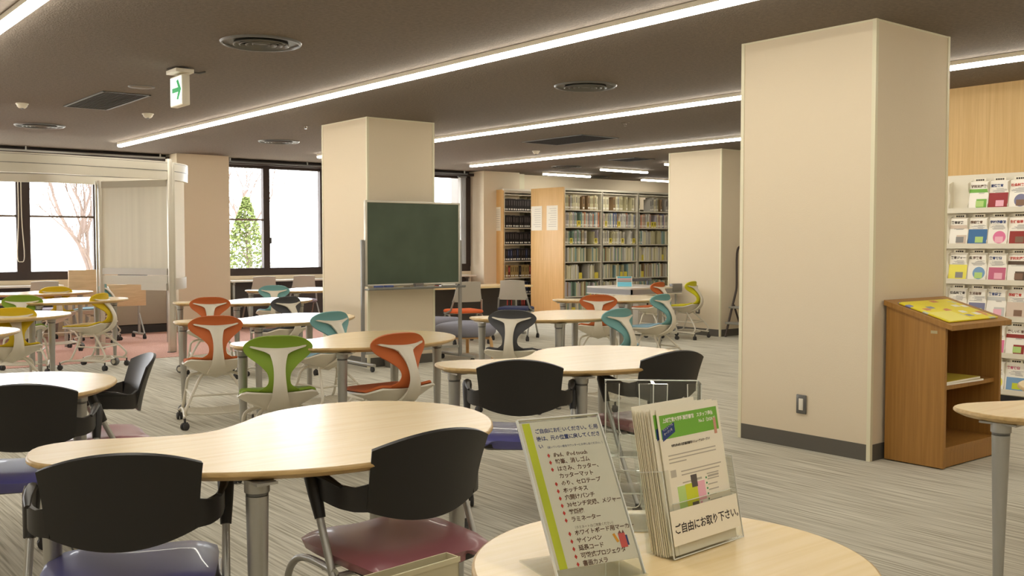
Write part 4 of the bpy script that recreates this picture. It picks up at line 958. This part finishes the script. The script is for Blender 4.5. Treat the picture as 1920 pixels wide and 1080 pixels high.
items = ['iPad、iPod touch', '鉛筆、消しゴム', 'はさみ、カッター、', 'カッターマット', 'のり、セロテープ', 'ホッチキス', '穴開けパンチ', '30センチ定規、メジャー', '裁断機', 'ラミネーター', '（ラミネートはご用意ください）', 'ホワイトボード用マーカー', 'サインペン', '延長コード', '可搬式プロジェクタ', '書画カメラ']
y = .236
dots = MB()
for it in items:
    small = it.startswith('（'); sub = it == 'カッターマット'
    ln(it, .056, y, .006 if small else .0108, M['inkb'], bold=0 if small else .0002, spacing=.95)
    if not small and not sub:
        dots.add([(.046, y - .001, Z), (.049, y + .0035, Z), (.046, y + .008, Z), (.043, y + .0035, Z)], [(0, 1, 2, 3)])
    y -= .0138 if not small else .0112
    if sub: y -= .0005
dots.build('bullet_marks', M['inkred'], sheet, False)
b = MB(); b.bb(.143, .157, .052, .078, .0008, .0012, 0).bb(.157, .161, .055, .074, .0008, .0012, 2).add([(.131, .078, .0012), (.136, .08, .0012), (.142, .064, .0012), (.137, .062, .0012)], [(0, 1, 2, 3)], 1)
b.add([(.143, .078, .0012), (.148, .084, .0012), (.151, .078, .0012), (.155, .084, .0012), (.157, .078, .0012)], [(0, 1, 2), (2, 3, 4)], 3)
b.build('book_and_pencil_drawing', [mat('drawing_red', (206, 90, 84), .7), mat('drawing_orange', (226, 160, 50), .7), M['inkblue'], mat('drawing_dark', (120, 70, 66), .7)], sheet, False)

# ------------------------------------------------------------------ leaflet holder
psi2, tau2, w2 = .061, .189, .224
o = thing('leaflet_holder', 'clear acrylic pocket with a white take-one card on the round table', 'leaflet holder'); o.matrix_world = frame_at((1.412, 1.268, .7235), psi2, tau2)
def lev2(x, back, up): return (x, back * math.sin(tau2) + up * math.cos(tau2), -back * math.cos(tau2) + up * math.sin(tau2))
D = .062
MB().bb(0, .018, 0, .165, .0, .003).bb(w2 - .018, w2, 0, .165, .0, .003).bb(.018, w2 - .018, 0, .1, 0, .003).build('front_pocket', M['acryl'], o, False)
MB().bb(0, w2, 0, .26, -D - .003, -D).build('back_plate', M['acryl'], o, False)
for x in (0, w2 - .003): MB().bb(x, x + .003, 0, .165, -D, 0).build('side_plate', M['acryl'], o, False)
MB().bb(0, w2, -.001, .002, -D, .003).build('bottom_plate', M['acryl'], o, False)
e = MB()
for x in (-.0005, w2 - .001): e.bb(x, x + .0015, 0, .165, .001, .0032).bb(x, x + .0015, .164, .1655, -D, .003)
e.bb(0, w2, -.0012, .0006, .001, .0034).bb(.018, w2 - .018, .0992, .1005, .0012, .0032).build('pocket_edge', M['acryl_edge'], o, False)
cd = MB().bb(.004, w2 - .006, .022, .088, .0032, .004).build('take_one_card', M['paper'], o, False)
text('ご自由にお取り下さい。', .0205, M['ink'], cd, (.010, .045, .0043), (0, 0, 0), 'card_text', bold=.0004, spacing=.93)
# leaflets, a stack of single sheets
LW, LH = .196, .278
for i in range(12):
    zz = -.002 - i * .0046; first = i in (0,)
    lab = 'frontmost leaflet in the clear pocket, with green banner and coloured floor plan' if i == 0 else ('second leaflet, its green banner edge showing behind the front one' if i == 1 else ('rearmost tall leaflet of the clear pocket stack' if i == 11 else 'white leaflet, %s from the front inside the clear pocket' % nth(i)))
    q = thing('leaflet', lab, 'leaflet', (0, 0, 0), 0, 'leaflets in the clear pocket'); dx = .006 - (.0 if i == 0 else .004 + random.uniform(0, .004)); dy = .003 + (0 if i == 0 else random.uniform(-.001, .005)) + (.012 if i == 11 else 0)
    q.matrix_world = o.matrix_world @ Matrix.Translation((dx + (.006 if i == 0 else 0), dy, zz)) @ Matrix.Rotation(random.uniform(-.008, .008) if i else 0, 4, 'Z')
    p = MB().bb(0, LW, 0, LH, -.0014, 0).build('sheet', M['paper'], q, False)
    if i < 2:
        MB().bb(.006, LW - .008, LH - .058, LH - .012, 0, .0003).build('green_banner', M['green'], p, False)
        bl = MB().add([(.008, LH - .062, .0005), (.048, LH - .047, .0005), (.048, LH - .028, .0005), (.008, LH - .04, .0005)], [(0, 1, 2, 3)]).build('navy_flag', M['navy'], p, False)
        if i == 0:
            tx = lambda s, x, y, size, m, **k: text(s, size, m, p, (x, y, .0007), (0, 0, 0), 'leaflet_text', **k)
            tx('上越教育大学附属図書館　スタッフ通信', .014, LH - .026, .0092, M['whitep'], bold=.0002, spacing=.93); tx('No.5（2020.3）', .125, LH - .038, .009, M['whitep'], bold=.0002)
            tx('リニューアル', .012, LH - .043, .0056, M['whitep']).rotation_euler = (0, 0, .3); tx('オープン号', .014, LH - .051, .0056, M['whitep']).rotation_euler = (0, 0, .3)
            tx('令和2年4月1日附属図書館リニューアルオープン！', .030, LH - .075, .0056, M['ink'], bold=.0002)
            gl = MB()
            for yy, n in ((-.092, 1), (-.099, 1), (-.106, .35), (-.126, .95), (-.133, .9), (-.148, .28), (-.155, .28)): gl.bb(.018 if yy > -.12 else .05, (.018 if yy > -.12 else .05) + .15 * n * (.9 if yy < -.12 else 1), LH + yy, LH + yy + .0022, 0, .0004)
            for k in range(9): gl.bb(.128, .128 + random.uniform(.02, .045), .052 + k * .0105, .0542 + k * .0105, 0, .0004)
            gl.bb(.08, .11, LH - .148, LH - .144, 0, .0004).bb(.13, .165, LH - .148, LH - .144, 0, .0004)
            gl.build('text_lines', mat('soft_print', (184, 177, 162), .8), p, False)
            MB().bb(.018, .034, LH - .133, LH - .119, 0, .0004).build('stamp_box', mat('stamp_grey', (190, 184, 170), .8), p, False)
            fp = MB(); fp.bb(.03, .118, .05, .128, 0, .0004, 0).bb(.031, .055, .07, .126, 0, .0006, 1).bb(.055, .092, .052, .127, 0, .0007, 2).bb(.092, .117, .09, .127, 0, .0006, 3).bb(.034, .052, .052, .068, 0, .0006, 4).bb(.095, .102, .053, .088, 0, .0006, 3).bb(.076, .094, .118, .142, 0, .0009, 5).bb(.07, .09, .066, .09, 0, .0009, 5)
            fp.build('floor_plan', [M['whitep'], M['lgreen'], M['lime'], M['pinkp'], M['greyp'], mat('photo_dark', (90, 84, 80), .6)], p, False)
            gd = MB()
            for k in range(8): gd.bb(.122, .1255, .055 + k * .0105, .0585 + k * .0105, 0, .0006)
            gd.build('green_bullets', mat('bullet_green', (50, 140, 90), .7), p, False)
            MB().bb(.172, .180, LH - .066, LH - .034, 0, .0008).build('red_ribbon_mark', mat('ribbon_red', (206, 150, 130), .7), p, False)

# ------------------------------------------------------------------ empty tiered acrylic stand
fa = math.atan2(1.58, 1.49)
o = thing('brochure_stand', 'empty clear acrylic tiered brochure stand behind the leaflets on the round table', 'brochure stand', (1.575, 1.475, .7205), R(-43)); 
tw = .205
MB().bb(-tw / 2, tw / 2, .055, .058, 0, .30).build('back_plate', M['acryl'], o, False)
for k, (yf, z0, z1) in enumerate(((.0, .14, .30), (-.035, .07, .2), (-.07, .0, .12))):
    for half in (0, 1):
        x0 = -tw / 2 + half * tw / 2; x1 = x0 + tw / 2; b = MB()
        b.bb(x0, x1, yf, .056, z0, z0 + .003).bb(x0, x0 + .003, yf, .056, z0, z1).bb(x1 - .003, x1, yf, .056, z0, z1)
        b.bb(x0, x0 + .03, yf - .003, yf, z0, z1).bb(x1 - .03, x1, yf - .003, yf, z0, z1).bb(x0 + .03, x1 - .03, yf - .003, yf, z0, z0 + .05).build('pocket', M['acryl'], o, False)
    e = MB()
    for x in (-tw / 2, -.001, tw / 2 - .002): e.bb(x, x + .002, yf - .0035, yf - .001, z0, z1)
    e.bb(-tw / 2, tw / 2, yf - .0035, yf - .001, z0, z0 + .002)
    for cx in (-tw / 4, tw / 4): e.tube([tuple(p) for p in spline([(cx - .021, yf - .002, z1), (cx - .021, yf - .002, z0 + .06), (cx, yf - .002, z0 + .05), (cx + .021, yf - .002, z0 + .06), (cx + .021, yf - .002, z1)], 4, False)], .0012, 5)
    e.build('pocket_edge', M['acryl_edge'], o, False)
MB().bb(-tw / 2, tw / 2, .0545, .0585, .299, .301).bb(-tw / 2, -tw / 2 + .0015, .054, .058, 0, .3).bb(tw / 2 - .0015, tw / 2, .054, .058, 0, .3).build('plate_edge', M['acryl_edge'], o, False)
for x in (-.07, .07): MB().lathe([(0, 0), (.004, 0), (.004, .003), (0, .003)], 10, (x, .052, .26), axis='y').build('rivet', M['chrome'], o)

# cream open box below the table edge
o = thing('paper_box', 'slim cream open-topped paper box at the bottom edge, left of the round table', 'box', (1.21, 1.865, 0), R(6))
b = MB(); bw_, bd, bh = .25, .045, .60
b.bb(-bw_ / 2, bw_ / 2, -bd / 2, -bd / 2 + .003, 0, bh).bb(-bw_ / 2, bw_ / 2, bd / 2 - .003, bd / 2, 0, bh).bb(-bw_ / 2, -bw_ / 2 + .003, -bd / 2, bd / 2, 0, bh).bb(bw_ / 2 - .003, bw_ / 2, -bd / 2, bd / 2, 0, bh).bb(-bw_ / 2, bw_ / 2, -bd / 2, bd / 2, 0, .004)
b.build('box_wall', mat('cream_card', (204, 196, 164), .6), o, False)
MB().bb(-bw_ / 2 - .002, bw_ / 2 + .002, -bd / 2 - .002, -bd / 2, bh - .012, bh).build('folded_rim', mat('cream_rim', (214, 206, 172), .6), o, False)

# ------------------------------------------------------------------ outside the windows
struct('ground', MB().bb(-15, 40, 15.4, 60, -.6, -.5), mat('pale_ground', (190, 184, 170), .9))
def bricks():
    m = bpy.data.materials.new('brick'); m.use_nodes = True; nt = m.node_tree; b = nt.nodes['Principled BSDF']; b.inputs['Roughness'].default_value = .85
    t = nt.nodes.new('ShaderNodeTexBrick'); t.inputs['Color1'].default_value = srgb(104, 74, 68); t.inputs['Color2'].default_value = srgb(88, 62, 58); t.inputs['Mortar'].default_value = srgb(112, 104, 100); t.inputs['Scale'].default_value = 5
    tc = nt.nodes.new('ShaderNodeTexCoord'); mp = nt.nodes.new('ShaderNodeMapping'); mp.inputs['Rotation'].default_value = (R(90), 0, R(90)); nt.links.new(tc.outputs['Object'], mp.inputs[0]); nt.links.new(mp.outputs[0], t.inputs[0]); nt.links.new(t.outputs[0], b.inputs['Base Color']); return m
struct('wall_brick_outside', MB().bb(11.6, 14, 15.35, 16.35, -.5, 5), bricks())
bark = mat('bare_bark', (108, 92, 84), .9)
def tree(x, y, seed, h, label):
    rnd = random.Random(seed); b = MB(); tw = MB()
    def br(p, d, L, r, dep):
        pts = [p]; rs = [r]; q = Vector(p); dd = Vector(d)
        for i in range(4):
            dd = (dd + Vector((rnd.uniform(-.16, .16), rnd.uniform(-.16, .16), rnd.uniform(-.04, .10)))).normalized(); q = q + dd * L / 4; pts.append(tuple(q)); rs.append(r * (1 - .12 * (i + 1)))
        (b if dep < 2 else tw).tube(pts, rs, 6 if dep < 2 else 3)
        if dep < 6:
            for k in range((5, 4, 3, 3, 2, 2)[dep]):
                a = rnd.uniform(0, 2 * PI); s = rnd.uniform(.4, .8); nd = (dd + Vector((math.cos(a) * s, math.sin(a) * s, rnd.uniform(-.1, .3)))).normalized()
                br(pts[rnd.choice((1, 2, 3, 4))], nd, L * rnd.uniform(.62, .82), r * .55, dep + 1)
    br((0, 0, -.5), (0, 0, 1), h * .27, .075, 0)
    o = thing('bare_tree', label, 'tree', (x, y, 0)); b.build('trunk', bark, o); tw.build('twigs', bark, o)
tree(6.3, 21.5, 3, 7, 'leafless tree outside the left window, branches filling the pane right of the blind cord')
tree(2.2, 25, 8, 7.5, 'leafless tree outside the far left pane, left of the blind cord')
tree(13.0, 29, 5, 8, 'leafless tree outside the plain window pane right of the green shrub')
def shrub(x, y, h, w, seed, label):
    rnd = random.Random(seed); o = thing('green_shrub', label, 'shrub', (x, y, -.5)); b = MB()
    for i in range(4200):
        z = h * rnd.random() ** .85; rr = w * (1 - (z / h) ** 1.6) * (.35 + .65 * rnd.random() ** .5) + .05; a = rnd.uniform(0, 2 * PI); c = Vector((rr * math.cos(a), rr * math.sin(a), z + .2)); s = rnd.uniform(.025, .05)
        u = Vector((rnd.uniform(-1, 1), rnd.uniform(-1, 1), rnd.uniform(-1, 1))).normalized(); v = u.orthogonal().normalized() * .6
        b.add([c - u * s, c - v * s, c + u * s, c + v * s], [(0, 1, 2, 3)], rnd.choice((0, 0, 1)))
    b.build('foliage', [mat('leaf_green', (98, 112, 50), .8), mat('leaf_pale', (116, 126, 70), .8)], o, False)
    MB().tube([(0, 0, 0), (.03, 0, h * .5), (0, .02, h * .85)], [.05, .035, .01], 8).build('stem', bark, o)
shrub(8.55, 19.2, 2.55, .62, 2, 'green leafy shrub outside the window above the pair of grey desk chairs')
